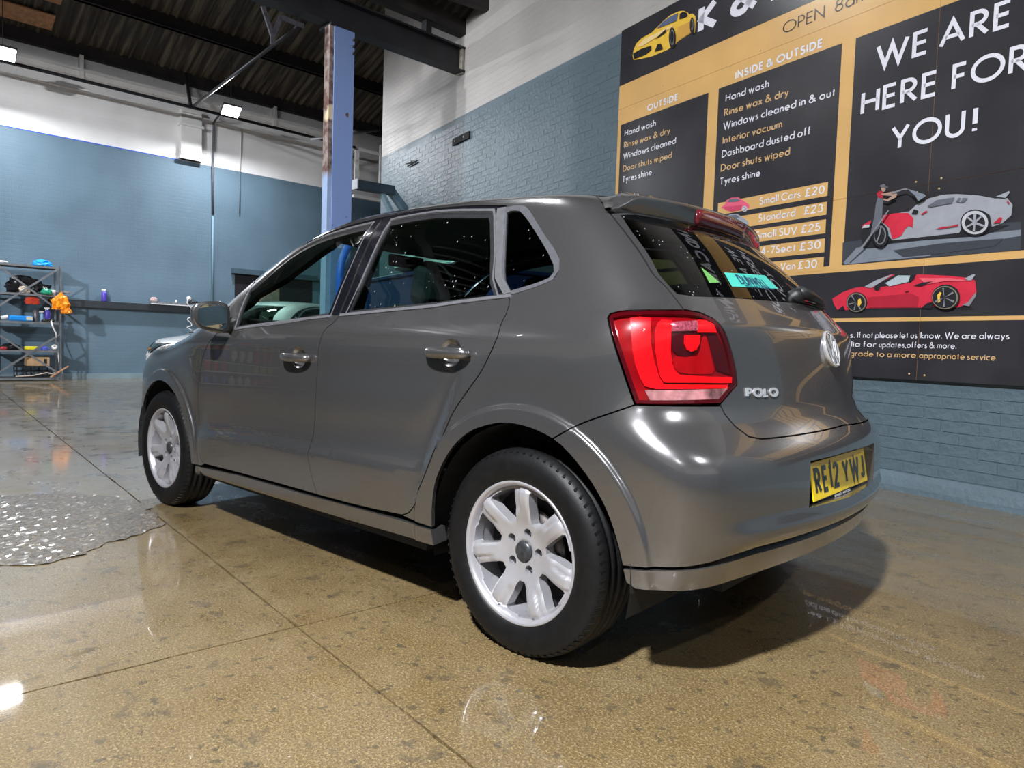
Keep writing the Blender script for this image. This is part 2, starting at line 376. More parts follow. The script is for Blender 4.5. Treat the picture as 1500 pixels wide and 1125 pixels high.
def ribbon(strokes, w_, V, Fc):
    for st in strokes:
        P = [Vector(p) for p in st]; P = [p for i, p in enumerate(P) if i == 0 or (p - P[i-1]).length > 1e-4]
        n = len(P); closed = n > 3 and (P[0]-P[-1]).length < 1e-3
        if closed: P = P[:-1]; n -= 1
        L = []; Q = []
        for i in range(n):
            a = P[(i-1) % n] if (closed or i > 0) else None; b = P[(i+1) % n] if (closed or i < n-1) else None
            if a is None: d = (b - P[i]).normalized(); m = Vector((-d.y, d.x)); k = 1
            elif b is None: d = (P[i] - a).normalized(); m = Vector((-d.y, d.x)); k = 1
            else:
                d1 = (P[i]-a).normalized(); d2 = (b-P[i]).normalized(); n1 = Vector((-d1.y, d1.x)); n2 = Vector((-d2.y, d2.x)); m = n1 + n2
                if m.length < .15: m = n1
                m.normalize(); k = 1/max(.30, m.dot(n1))
            L.append(P[i] + m*k*w_/2); Q.append(P[i] - m*k*w_/2)
        k0 = len(V); V += [tuple(v) for v in L] + [tuple(v) for v in Q]
        for i in range(n if closed else n-1):
            j = (i+1) % n; Fc.append((k0+i, k0+n+i, k0+n+j, k0+j))
def ext_strokes(name, V, Fc, depth, mapf, m, parent):
    import inspect
    three = len(inspect.signature(mapf).parameters) == 3
    if not depth: return mesh_obj(name, [mapf(u, v, 0) if three else mapf(u, v) for u, v in V], Fc, m, parent)
    e = {}
    for f in Fc:
        for i in range(len(f)): e[(f[i], f[(i+1) % len(f)])] = 1
    n = len(V); VV = [mapf(u, v, depth) for u, v in V] + [mapf(u, v, 0) for u, v in V]; FF = list(Fc) + [(b, a, a+n, b+n) for a, b in e if (b, a) not in e]
    return mesh_obj(name, VV, FF, m, parent)
def text_geo(txt, h, sw, width=None, sx=1.0, gapw=.115, space=.26):
    """returns V, F of the text, baseline at 0, starting at u=0; stretched to width"""
    k = sw/h; V = []; Fc = []; x = 0
    for i, ch in enumerate(txt):
        if ch == ' ': x += space; continue
        gw, st = G[ch]; s2 = []
        for s_ in st: s2.append([(x + k/2 + p[0]*sx, k/2 + p[1]*(1-k) if p[1] >= 0 else k/2 + p[1]) for p in s_])
        ribbon(s2, k, V, Fc); x += gw*sx + k + gapw*sx
    x -= gapw*sx; f = (width/(x*h)) if width else 1
    return [(u*h*f, v*h) for u, v in V], Fc, x*h*f
def stroke_text_mesh(txt, h, sw, m, name, parent, mapf, width=None, sx=1.0, gapw=.115, depth=0, space=.26):
    V, Fc, W = text_geo(txt, h, sw, width, sx, gapw, space)
    return ext_strokes(name, V, Fc, depth, mapf, m, parent)
LAMP_ZONES = {
    'arc': [(-0.262, 0.978), (-0.284, 0.983), (-0.309, 0.98), (-0.307, 0.944), (-0.308, 0.911), (-0.316, 0.868), (-0.329, 0.827), (-0.34, 0.808), (-0.511, 0.812), (-0.508, 0.799), (-0.323, 0.795), (-0.299, 0.801), (-0.288, 0.821), (-0.276, 0.856), (-0.269, 0.891), (-0.264, 0.943)],
    'ell': [(-0.321, 0.963), (-0.331, 0.974), (-0.354, 0.973), (-0.352, 0.938), (-0.352, 0.895), (-0.356, 0.864), (-0.362, 0.846), (-0.376, 0.832), (-0.453, 0.829), (-0.519, 0.829), (-0.518, 0.813), (-0.426, 0.813), (-0.34, 0.812), (-0.331, 0.827), (-0.324, 0.858), (-0.317, 0.898), (-0.316, 0.937)],
    'facet': [(-0.328, 0.962), (-0.365, 0.972), (-0.422, 0.978), (-0.419, 0.949), (-0.362, 0.945), (-0.33, 0.945)],
    'bright': [(-0.423, 0.979), (-0.446, 0.979), (-0.465, 0.97), (-0.472, 0.946), (-0.419, 0.944)],
    'round': [(-0.356, 0.941), (-0.427, 0.943), (-0.426, 0.923), (-0.422, 0.905), (-0.412, 0.889), (-0.395, 0.88), (-0.375, 0.881), (-0.361, 0.892), (-0.356, 0.91)],
    'u': [(-0.386, 0.936), (-0.425, 0.938), (-0.424, 0.915), (-0.416, 0.899), (-0.403, 0.893), (-0.391, 0.899), (-0.385, 0.914)],
    'mid': [(-0.36, 0.869), (-0.366, 0.88), (-0.426, 0.882), (-0.439, 0.938), (-0.445, 0.939), (-0.471, 0.846), (-0.464, 0.836), (-0.401, 0.835), (-0.376, 0.839), (-0.364, 0.851)],
    'maroon': [(-0.448, 0.939), (-0.478, 0.941), (-0.495, 0.91), (-0.512, 0.862), (-0.519, 0.835), (-0.477, 0.845)],
    'strip': [(-0.298, 0.791), (-0.505, 0.798), (-0.478, 0.771), (-0.31, 0.766)],

}
# ---------------------------------------------------------------- setting: floor, walls, roof
def nodes(m): return m.node_tree, m.node_tree.nodes['Principled BSDF']
def N_(nt, t, **k):
    n = nt.nodes.new(t)
    for a, b in k.items():
        if a.startswith('i_'): n.inputs[int(a[2:]) if a[2:].isdigit() else a[2:]].default_value = b
        else: setattr(n, a, b)
    return n
def lk(nt, a, b): nt.links.new(a, b)
def rangenode(nt, src, a, b, c, d):
    m = N_(nt, 'ShaderNodeMapRange'); m.inputs[1].default_value = a; m.inputs[2].default_value = b; m.inputs[3].default_value = c; m.inputs[4].default_value = d; lk(nt, src, m.inputs[0]); return m.outputs[0]
def mixc(nt, f, a, b):
    m = N_(nt, 'ShaderNodeMix', data_type='RGBA')
    for i, v in ((0, f), (6, a), (7, b)):
        if hasattr(v, 'links'): lk(nt, v, m.inputs[i])
        elif i == 0: m.inputs[0].default_value = v
        else: m.inputs[i].default_value = (*v, 1)
    return m.outputs[2]
def wall_material(name, lo, hi, z0_, slope, dirt=.12, rough=.55, courses=True, bumpd=.006, bstr=.55):
    m = bpy.data.materials.new(name); m.use_nodes = True; nt, b = nodes(m); MATS[name] = m
    tc = N_(nt, 'ShaderNodeTexCoord'); sx = N_(nt, 'ShaderNodeSeparateXYZ'); lk(nt, tc.outputs['Object'], sx.inputs[0])
    n1 = N_(nt, 'ShaderNodeTexNoise', i_Scale=1.3, i_Detail=6.0); lk(nt, tc.outputs['Object'], n1.inputs['Vector'])
    n2 = N_(nt, 'ShaderNodeTexNoise', i_Scale=28.0, i_Detail=5.0); lk(nt, tc.outputs['Object'], n2.inputs['Vector'])
    # painted boundary
    e = N_(nt, 'ShaderNodeMath', operation='MULTIPLY_ADD'); lk(nt, sx.outputs[0], e.inputs[0]); e.inputs[1].default_value = -slope; lk(nt, sx.outputs[2], e.inputs[2])
    f = rangenode(nt, e.outputs[0], z0_ - .006, z0_ + .006, 0, 1)
    def vary(c, k):
        v = N_(nt, 'ShaderNodeVectorMath', operation='SCALE'); v.inputs[0].default_value = c; lk(nt, rangenode(nt, n1.outputs[0], .3, .7, 1-k, 1+k), v.inputs['Scale']); return v.outputs[0]
    c = mixc(nt, f, vary(lo, dirt), vary(hi, dirt*.7)); lk(nt, c, b.inputs['Base Color'])
    lk(nt, rangenode(nt, n1.outputs[0], .3, .7, rough-.1, rough+.12), b.inputs['Roughness'])
    cx = N_(nt, 'ShaderNodeCombineXYZ'); w_ = N_(nt, 'ShaderNodeTexNoise', i_Scale=3.0); lk(nt, tc.outputs['Object'], w_.inputs['Vector'])
    a = N_(nt, 'ShaderNodeMath', operation='MULTIPLY_ADD'); lk(nt, w_.outputs[0], a.inputs[0]); a.inputs[1].default_value = .02; lk(nt, sx.outputs[2], a.inputs[2])
    lk(nt, sx.outputs[0], cx.inputs[0]); lk(nt, a.outputs[0], cx.inputs[1])
    br = N_(nt, 'ShaderNodeTexBrick', i_Scale=1.0); br.inputs['Mortar Size'].default_value = .006; br.inputs['Mortar Smooth'].default_value = .6; br.inputs['Brick Width'].default_value = .225; br.inputs['Row Height'].default_value = .075
    lk(nt, cx.outputs[0], br.inputs['Vector'])
    h = N_(nt, 'ShaderNodeMath', operation='MULTIPLY_ADD'); lk(nt, br.outputs['Fac'], h.inputs[0]); h.inputs[1].default_value = -.9 if courses else -.0; lk(nt, n2.outputs[0], h.inputs[2])
    bp2 = N_(nt, 'ShaderNodeBump'); bp2.inputs['Strength'].default_value = bstr; bp2.inputs['Distance'].default_value = bumpd; lk(nt, h.outputs[0], bp2.inputs['Height']); lk(nt, bp2.outputs[0], b.inputs['Normal'])
    return m
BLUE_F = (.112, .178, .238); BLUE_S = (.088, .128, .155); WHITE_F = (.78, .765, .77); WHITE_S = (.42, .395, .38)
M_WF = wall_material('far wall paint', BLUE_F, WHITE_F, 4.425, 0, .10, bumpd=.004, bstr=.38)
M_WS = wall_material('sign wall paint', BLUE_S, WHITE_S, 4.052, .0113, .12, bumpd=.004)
M_WP = wall_material('side wall paint', BLUE_F, WHITE_F, 2.6, 0, .12)
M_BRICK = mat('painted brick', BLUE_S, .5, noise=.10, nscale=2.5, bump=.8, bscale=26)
M_STEELBLK = mat('black painted steel', (.016, .016, .020), .5, noise=.35, nscale=3, bump=.1, bscale=30)
M_WHITE = mat('white painted render', (.74, .73, .72), .6, noise=.05, nscale=3, bump=.3, bscale=20)
def wallbox(name, frame, s0, s1, z0_, z1_, m, th=.35, dirn=1):
    """wall slab in a wall frame; front face on the frame plane"""
    o, ang, sgn = frame; mb = MB(); n = 1
    mb.box(((s0+s1)/2, -sgn*th/2, (z0_+z1_)/2), (s1-s0, th, z1_-z0_)); w_ = mb.build(name, m, None, loc=o, rz=ang); w_['kind'] = 'structure'; return w_
FS = (S0, AW, 1); FB = (B0, BW, -1)
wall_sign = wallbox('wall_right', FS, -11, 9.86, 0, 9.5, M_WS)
wall_far = wallbox('wall_far', FB, -13, 9, 0, 7.2, M_WF)
# neighbouring bay wall beyond the end of the sign wall
fr = MB(); fr.box((7.05, .35, 3.2), (4.3, .7, 6.4)); wf2 = fr.build('wall_far_return', M_WF, None, loc=B0, rz=BW); wf2['kind'] = 'structure'
# back and left walls close the hall
lw = MB(); lw.box((4, 10.2, 3.6), (24, .3, 7.2)); o = lw.build('wall_left', M_WP); o['kind'] = 'structure'
lw = MB(); lw.box((-8.4, 3.5, 3.6), (.3, 14, 7.2)); o = lw.build('wall_back', M_WP); o['kind'] = 'structure'
# floor: concrete bays with recessed joints
def floor_material():
    m = bpy.data.materials.new('wet concrete'); m.use_nodes = True; nt, b = nodes(m); MATS['wet concrete'] = m
    tc = N_(nt, 'ShaderNodeTexCoord'); co = tc.outputs['Object']
    def noise(sc, det=5, rough=.55, dist=0):
        n = N_(nt, 'ShaderNodeTexNoise', i_Scale=float(sc), i_Detail=float(det), i_Roughness=rough, i_Distortion=float(dist)); lk(nt, co, n.inputs['Vector']); return n.outputs[0]
    big = noise(.55, 4); mid = noise(5, 6, .65); fine = noise(240, 3, .6); grit = noise(130, 4, .7)
    c = mixc(nt, rangenode(nt, big, .35, .65, 0, 1), (.122, .080, .034), (.212, .142, .058))
    c = mixc(nt, rangenode(nt, mid, .35, .68, 0, .55), c, (.20, .150, .080))
    c = mixc(nt, rangenode(nt, grit, .48, .66, 0, .75), c, (.42, .31, .15))
    c = mixc(nt, rangenode(nt, fine, .49, .60, 0, .8), c, (.085, .060, .028))
    # dark spots and blots
    v = N_(nt, 'ShaderNodeTexVoronoi', i_Scale=17.0); mp = N_(nt, 'ShaderNodeMapping'); mp.inputs['Scale'].default_value = (1, 1, 1); wv = N_(nt, 'ShaderNodeTexNoise', i_Scale=30.0, i_Detail=3.0); lk(nt, co, wv.inputs['Vector'])
    ad = N_(nt, 'ShaderNodeVectorMath', operation='MULTIPLY_ADD'); lk(nt, wv.outputs['Color'], ad.inputs[0]); ad.inputs[1].default_value = (.06, .06, .06); lk(nt, co, ad.inputs[2]); lk(nt, ad.outputs[0], v.inputs['Vector'])
    sz = N_(nt, 'ShaderNodeSeparateColor'); lk(nt, v.outputs['Color'], sz.inputs[0])
    th = N_(nt, 'ShaderNodeMath', operation='MULTIPLY'); lk(nt, rangenode(nt, sz.outputs[0], .55, 1.0, 0, 1), th.inputs[0]); th.inputs[1].default_value = .26
    lt = N_(nt, 'ShaderNodeMath', operation='SUBTRACT'); lk(nt, th.outputs[0], lt.inputs[0]); lk(nt, v.outputs['Distance'], lt.inputs[1])
    c = mixc(nt, rangenode(nt, lt.outputs[0], 0, .03, 0, .72), c, (.060, .050, .034))
    bl = noise(7.5, 5, .62, .3); c = mixc(nt, rangenode(nt, bl, .60, .66, 0, .6), c, (.075, .058, .036))
    bl2 = noise(26, 4, .6, .2); c = mixc(nt, rangenode(nt, bl2, .595, .65, 0, .7), c, (.07, .054, .034))
    # damp streaks, pale and dark, along the hall
    mp2 = N_(nt, 'ShaderNodeMapping'); mp2.inputs['Rotation'].default_value = (0, 0, R(52)); mp2.inputs['Scale'].default_value = (.35, 3.0, 1); lk(nt, co, mp2.inputs[0])
    st = N_(nt, 'ShaderNodeTexNoise', i_Scale=2.2, i_Detail=6.0); lk(nt, mp2.outputs[0], st.inputs['Vector'])
    far = N_(nt, 'ShaderNodeSeparateXYZ'); lk(nt, co, far.inputs[0])
    wet_mask = rangenode(nt, big, .42, .60, 0, 1)
    farw = N_(nt, 'ShaderNodeMath', operation='MAXIMUM'); lk(nt, rangenode(nt, far.outputs[0], 1.8, 3.6, 0, 1), farw.inputs[0]); lk(nt, rangenode(nt, far.outputs[1], -.2, -1.8, 0, 1), farw.inputs[1])
    s1 = N_(nt, 'ShaderNodeMath', operation='MULTIPLY'); lk(nt, rangenode(nt, st.outputs[0], .40, .62, 0, .8), s1.inputs[0]); lk(nt, farw.outputs[0], s1.inputs[1])
    c = mixc(nt, s1.outputs[0], c, (.16, .125, .085))
    lk(nt, c, b.inputs['Base Color'])
    # wetness
    r1 = rangenode(nt, mid, .35, .65, .22, .48)
    lk(nt, r1, b.inputs['Roughness'])
    cw = N_(nt, 'ShaderNodeMath', operation='MULTIPLY_ADD', use_clamp=True); lk(nt, farw.outputs[0], cw.inputs[0]); cw.inputs[1].default_value = .0; lk(nt, rangenode(nt, mid, .3, .7, 1.0, .6), cw.inputs[2])
    lk(nt, cw.outputs[0], b.inputs['Coat Weight']); rr_ = N_(nt, 'ShaderNodeMath', operation='MULTIPLY_ADD'); lk(nt, farw.outputs[0], rr_.inputs[0]); rr_.inputs[1].default_value = .05; lk(nt, rangenode(nt, st.outputs[0], .35, .65, .008, .035), rr_.inputs[2]); lk(nt, rr_.outputs[0], b.inputs['Coat Roughness']); b.inputs['Coat IOR'].default_value = 1.5
    hs = N_(nt, 'ShaderNodeMath', operation='MULTIPLY_ADD'); lk(nt, fine, hs.inputs[0]); hs.inputs[1].default_value = .4; lk(nt, grit, hs.inputs[2])
    bm_ = N_(nt, 'ShaderNodeBump'); bm_.inputs['Strength'].default_value = .45; bm_.inputs['Distance'].default_value = .004; lk(nt, hs.outputs[0], bm_.inputs['Height']); lk(nt, bm_.outputs[0], b.inputs['Normal'])
    wv2 = noise(2.6, 3); bc = N_(nt, 'ShaderNodeBump'); bc.inputs['Strength'].default_value = .025; bc.inputs['Distance'].default_value = .01; lk(nt, wv2, bc.inputs['Height']); lk(nt, bc.outputs[0], b.inputs['Coat Normal'])
    return m
M_FLOOR = floor_material()
fl = mesh_obj('floor', [(-9, -9, -.03), (16, -9, -.03), (16, 11, -.03), (-9, 11, -.03)], [(0, 1, 2, 3)], mat('joint dirt', (.03, .026, .02), .4, noise=.3, nscale=20)); fl['kind'] = 'structure'
FO = Vector((.598, 1.152, 0)); fa = Vector((math.cos(R(-7.8)), math.sin(R(-7.8)), 0)); fb = Vector((math.sin(R(7.8)), math.cos(R(7.8)), 0)); L_ = 4.2
def jag(a, b, n, amp, seed):
    r_ = random.Random(seed); return [a + (b-a)*i/n + Vector((r_.uniform(-amp, amp), r_.uniform(-amp, amp), 0)) for i in range(n+1)]
for i in range(-2, 4):
    for j in range(-3, 3):
        c0 = FO + fa*(i*L_) + fb*(j*L_); g_ = .004
        cs = [c0 + fa*g_ + fb*g_, c0 + fa*(L_-g_) + fb*g_, c0 + fa*(L_-g_) + fb*(L_-g_), c0 + fa*g_ + fb*(L_-g_)]
        loop = []
        for k in range(4): loop += jag(cs[k], cs[(k+1) % 4], 60, .0022, i*31 + j*7 + k)[:-1]
        n = len(loop); V = [(p.x, p.y, 0) for p in loop] + [(p.x, p.y, -.03) for p in loop]
        mesh_obj('concrete_slab', V, [tuple(range(n))] + [(k, n+k, n+(k+1) % n, (k+1) % n) for k in range(n)], M_FLOOR, fl)
# rough broken patch beside the front wheel
pp = [(3.25, 1.75), (2.6, 1.85), (1.84, 1.66), (1.80, 1.45), (1.88, 1.29), (1.97, 1.10), (2.05, .98), (2.25, .93), (2.70, .90), (3.1, 1.15)]
rj = random.Random(5); V, T = tri2d([(q[0] + rj.uniform(-.022, .022), q[1] + rj.uniform(-.022, .022)) for q in smooth_line(pp + pp[:1], .05)[:-1]], (), .020)
r_ = np.random.default_rng(3); z = .0035 + r_.normal(0, .0013, len(V)); c_ = np.array(pp).mean(0)
mesh_obj('rough_patch', np.column_stack([V, z]), T, mat('broken concrete', (.19, .155, .115), .32, coat=.7, coat_r=.14, noise=.5, nscale=60, bump=1.0, bscale=160), fl)
# skirting of the sign wall
mb = MB(); mb.prism([(0, 0), (.055, 0), (.05, .035), (.03, .085), (.008, .12), (0, .125)], -6, 9.86, Matrix(((0, 1, 0, 0), (1, 0, 0, 0), (0, 0, 1, 0), (0, 0, 0, 1))))
o = mb.build('baseboard_right', M_BRICK, None, loc=S0, rz=AW); o['kind'] = 'structure'
# bricks of the sign wall: the nearest as single pieces, the rest joined
def brick_mesh(w_, h_, k):
    rr = random.Random(k); bm = bmesh.new(); bmesh.ops.create_cube(bm, size=1); bmesh.ops.scale(bm, vec=(w_, .006, h_), verts=bm.verts)
    for v in bm.verts:
        v.co += Vector((rr.uniform(-.003, .003), 0, rr.uniform(-.003, .003)))
        if v.co.y > 0: v.co.x *= .985; v.co.z *= .95; v.co.y += rr.uniform(-.0014, .0010)
    me = bpy.data.meshes.new('brick'); bm.to_mesh(me); bm.free(); me.materials.append(M_BRICK); return me
BM = [brick_mesh(.217, .068, k) for k in range(6)]; BH = [brick_mesh(.104, .068, 50+k) for k in range(4)]
spots = []
for (s0, s1, z0_, z1_) in ((-1.35, 1.35, .125, .735), (3.41, 9.84, 2.25, 4.10)):
    row = 0; z = z0_ + .038
    while z < z1_ - .03:
        header = False; stp = .1125 if header else .225; s_ = s0 + stp*(.5 if row % 2 else 1.0)
        while s_ < s1 - stp*.4:
            spots.append((s_, z, header)); s_ += stp
        row += 1; z += .075
cp = Vector(CAM_P)
spots.sort(key=lambda q: (sp(q[0], 0, q[1]) - cp).length)
for k, (s_, z, hd) in enumerate(spots[:300]):
    me = random.choice(BH if hd else BM); o = bpy.data.objects.new('brick', me); COL.objects.link(o); o.parent = wall_sign; o.location = (s_, .0012 if z < .8 else -.0008, z)
bmj = bmesh.new()
for (s_, z, hd) in spots[300:]:
    me = random.choice(BH if hd else BM); k = len(bmj.verts); bmj.from_mesh(me); bmj.verts.ensure_lookup_table()
    bmesh.ops.translate(bmj, vec=(s_, -.0008, z), verts=bmj.verts[k:])
me = bpy.data.meshes.new('brickwork'); bmj.to_mesh(me); bmj.free(); me.materials.append(M_BRICK)
o = bpy.data.objects.new('brickwork', me); COL.objects.link(o); o.parent = wall_sign; o['kind'] = 'stuff'
# ---- far wall relief (local frame: x = s, y = -distance, z)
def fb_box(mb, s0, s1, d0, d1, z0_, z1_): mb.box(((s0+s1)/2, -(d0+d1)/2, (z0_+z1_)/2), (s1-s0, d1-d0, z1_-z0_)); return mb
mb = MB(); fb_box(mb, -12, 4.75, 0, .07, 5.32, 5.36); fb_box(mb, -12, 4.75, 0, .10, 5.57, 5.66); fb_box(mb, -12, 4.75, 0, .16, 5.66, 5.70)
o = mb.build('trim_1', M_WHITE, None, loc=B0, rz=BW); o['kind'] = 'structure'
for s_ in (-4.1, -2.2, -.40, 1.45, 3.30):
    mb = MB(); fb_box(mb, s_-.035, s_+.035, 0, .14, 5.55, 5.95); mb.build('batten', M_WHITE, o)
mb = MB(); fb_box(mb, 1.34, 1.75, 0, .13, 4.44, 5.42); fb_box(mb, 1.31, 1.78, 0, .17, 5.10, 5.16); fb_box(mb, 1.32, 1.77, 0, .15, 4.44, 4.50); fb_box(mb, 1.33, 1.76, 0, .145, 4.58, 4.61); fb_box(mb, 1.36, 1.73, 0, .19, 5.36, 5.44)
o = mb.build('trim_2', M_WHITE, None, loc=B0, rz=BW, bev=.008); o['kind'] = 'structure'
mb = MB(); fb_box(mb, -12, 1.34, 0, .003, 4.418, 4.436); o = mb.build('trim_3', mat('blue masking tape', (.03, .12, .62), .6, noise=.1), None, loc=B0, rz=BW); o['kind'] = 'structure'
mb = MB(); fb_box(mb, -12, 9, 0, .05, 0, .09); o = mb.build('baseboard_far', mat('pale skirting', (.20, .27, .31), .5, noise=.15, nscale=4), None, loc=B0, rz=BW); o['kind'] = 'structure'
# recessed panel in the white part beyond the column
mb = MB(); fb_box(mb, 4.95, 5.05, .70, .74, 4.45, 5.3); fb_box(mb, 5.6, 5.68, .70, .76, 4.4, 5.5); fb_box(mb, 4.9, 5.68, .70, .75, 5.25, 5.32); fb_box(mb, 4.9, 9, .70, .80, 4.17, 4.24); 
o = mb.build('trim_4', M_WHITE, None, loc=B0, rz=BW); o['kind'] = 'structure'
# boarded opening
op = MB(); fb_box(op, 2.50, 4.3, -.25, .012, 1.1, 2.26); o = op.build('window_1', mat('dark opening', (.012, .010, .014), .8, noise=.2), None, loc=B0, rz=BW); o['kind'] = 'structure'
mb = MB(); fb_box(mb, 2.42, 4.4, 0, .10, 2.24, 2.35); mb.build('lintel', mat('dark blue lintel', (.05, .085, .115), .6, noise=.25, nscale=6), o, loc=None)
mb = MB(); fb_box(mb, 3.05, 3.5, .012, .03, 1.1, 2.24); mb.build('board', mat('grey brown board', (.20, .16, .13), .7, noise=.3, nscale=8), o)
# ---- roof: far bay rises from the far wall, near bay rises from the valley beam
def corr_mat():
    m = mat('corrugated roof sheet', (.060, .048, .040), .85); nt, b = nodes(m)
    tc = N_(nt, 'ShaderNodeTexCoord'); mp = N_(nt, 'ShaderNodeCombineXYZ')
    for i_, v_ in enumerate((BD*7.0, BN*.45)):
        dt = N_(nt, 'ShaderNodeVectorMath', operation='DOT_PRODUCT'); dt.inputs[1].default_value = v_; lk(nt, tc.outputs['Object'], dt.inputs[0]); lk(nt, dt.outputs['Value'], mp.inputs[i_])
    n = N_(nt, 'ShaderNodeTexNoise', i_Scale=1.6, i_Detail=5.0); lk(nt, mp.outputs[0], n.inputs['Vector'])
    c = mixc(nt, rangenode(nt, n.outputs[0], .45, .72, 0, 1), (.042, .034, .029), (.19, .16, .12)); lk(nt, c, b.inputs['Base Color']); return m
M_CORR = corr_mat(); TP = math.tan(R(20))
M_CORR2 = mat('darkened roof sheet', (.022, .019, .018), .8, noise=.3, nscale=2)  # darkened copy of the roof sheet so the windows reflect a dark roof
def corr_sheet(name, fn, x0, x1, d0, d1, pitch=.146, amp=.022, m=None):
    xs = np.arange(x0, x1, pitch/8); V = []; ds = (d0, d1)
    for x in xs:
        for d in ds: V.append(fn(x, d, amp*math.sin(2*math.pi*x/pitch)))
    Fc = [(2*i, 2*i+1, 2*i+3, 2*i+2) for i in range(len(xs)-1)]; o = mesh_obj(name, V, Fc, m or M_CORR, smooth=True); o['kind'] = 'structure'; return o
roof_far = corr_sheet('ceiling_far_bay', lambda x, d, a: bp(x, d, 6.12 + d*TP + a), -13, 9.5, -.3, 7.3)
def nearz(s_): return 5.42 + (6.9 - s_)*.25
rn = corr_sheet('ceiling_near_bay', lambda x, d, a: Vector((S0 + SD*6.9 - SD*d + SN*x).to_tuple()[:2] + (nearz(6.9-d) + a,)), -.3, 14, 0, 9.0, m=M_CORR2)
rn2 = corr_sheet('ceiling_back_bay', lambda x, d, a: Vector((S0 - SD*2.1 - SD*d + SN*x).to_tuple()[:2] + (7.9 + a,)), -.3, 14, -.2, 9, m=M_CORR2)
mb = MB(); a_, b_ = bp(-13, 7.2, 7.3), bp(9.5, 7.2, 7.3); mb.bar(a_, b_, .04, 3.6); o = mb.build('ceiling_valley_wall', M_STEELBLK); o['kind'] = 'structure'
for d in (.06, 1.38, 2.72, 4.05, 5.4, 6.7):
    mb = MB(); mb.bar(bp(-13, d, 5.9 + d*TP + .12), bp(8.6, d, 5.9 + d*TP + .12), .09, .24); mb.bar(bp(-13, d+.01, 5.9 + d*TP + .01), bp(8.6, d+.01, 5.9 + d*TP + .01), .12, .02)
    p = mb.build('purlin', mat('dark purlin', (.026, .022, .022), .7, noise=.4, nscale=3), roof_far)
for s_ in (6.2, 4.8, 3.4, 2.0, .6, -.8):
    mb = MB(); q = S0 + SD*s_; mb.bar(q + Vector((0, 0, nearz(s_)-.14)), q + SN*13 + Vector((0, 0, nearz(s_)-.14)), .09, .24); mb.build('purlin', MATS['dark purlin'], rn)
for (s0, s1, d0, d1) in ((-5.2, -.90, .32, .68), (-5.2, -.88, .97, 1.30)):
    V = [bp(s0, d0, 6.05 + d0*TP), bp(s1, d0, 6.05+d0*TP), bp(s1, d1, 6.05+d1*TP), bp(s0, d1, 6.05+d1*TP)]; V += [v + Vector((0, 0, .02)) for v in V]
    mesh_obj('chipboard_panel', V, [(0, 1, 2, 3), (7, 6, 5, 4), (0, 4, 5, 1), (1, 5, 6, 2), (2, 6, 7, 3), (3, 7, 4, 0)], mat('chipboard', (.40, .20, .10), .8, noise=.25, nscale=14), roof_far)
# ---- steel: valley beam, upper beam, column
BS = S0 + SD*6.88
def bpt(t, z, off=0): return BS + SD*off + BD*t + Vector((0, 0, z))
bmn = empty('roof_beam', bpt(0, 4.72), 0, 'black steel roof beam running from the white sign wall over the blue column', 'beam')
def world_child(mb, name, m, par, **k):
    o = mb.build(name, m, None, **k); o.parent = par; o.matrix_parent_inverse = Matrix.Translation(-par.location); return o
mb = MB(); mb.bar(bpt(.03, 4.89), bpt(-12, 4.89), .012, .34); world_child(mb, 'web', M_STEELBLK, bmn)
mb = MB(); mb.bar(bpt(.03, 4.73), bpt(-12, 4.73), .19, .022); world_child(mb, 'flange', M_STEELBLK, bmn)
mb = MB(); mb.bar(bpt(.03, 5.05), bpt(-12, 5.05), .19, .022); world_child(mb, 'flange', M_STEELBLK, bmn)
mb = MB(); mb.box(bpt(-.04, 4.88), (.14, .03, .36), Matrix.Rotation(BW+R(90), 3, 'Z')); world_child(mb, 'end_plate', mat('dirty cream plate', (.33, .30, .25), .7, noise=.5, nscale=9), bmn)
mb = MB(); mb.bar(bpt(-.63, 5.06), bpt(-.63, 6.2), .10, .10); world_child(mb, 'post', M_STEELBLK, bmn)
mb = MB(); mb.bar(bpt(-5.2, 5.06), bpt(-5.2, 6.2), .10, .10); world_child(mb, 'post', M_STEELBLK, bmn)
ub = MB(); ub.bar(bpt(.05, 5.42), bpt(-12, 5.42), .16, .36); o = ub.build('gutter_beam', mat('sooty timber', (.022, .019, .018), .8, noise=.5, nscale=4)); tag(o, 'dark timber gutter beam just above the black steel beam', 'beam')
col = empty('steel_column', bpt(-1.97, 0), BW, 'pale blue painted steel column with a rusty left edge behind the car', 'column')
def blue_steel():
    m = mat('blue steel paint', (.16, .25, .52), .45, bump=.1, bscale=30); nt, b = nodes(m); tc = N_(nt, 'ShaderNodeTexCoord'); n = N_(nt, 'ShaderNodeTexNoise', i_Scale=7.0, i_Detail=8.0); lk(nt, tc.outputs['Object'], n.inputs['Vector'])
    sx = N_(nt, 'ShaderNodeSeparateXYZ'); lk(nt, tc.outputs['Object'], sx.inputs[0]); c = mixc(nt, rangenode(nt, n.outputs[0], .66, .70, 0, 1), (.20, .29, .56), (.10, .05, .03)); lk(nt, c, b.inputs['Base Color']); return m
M_BST = blue_steel()
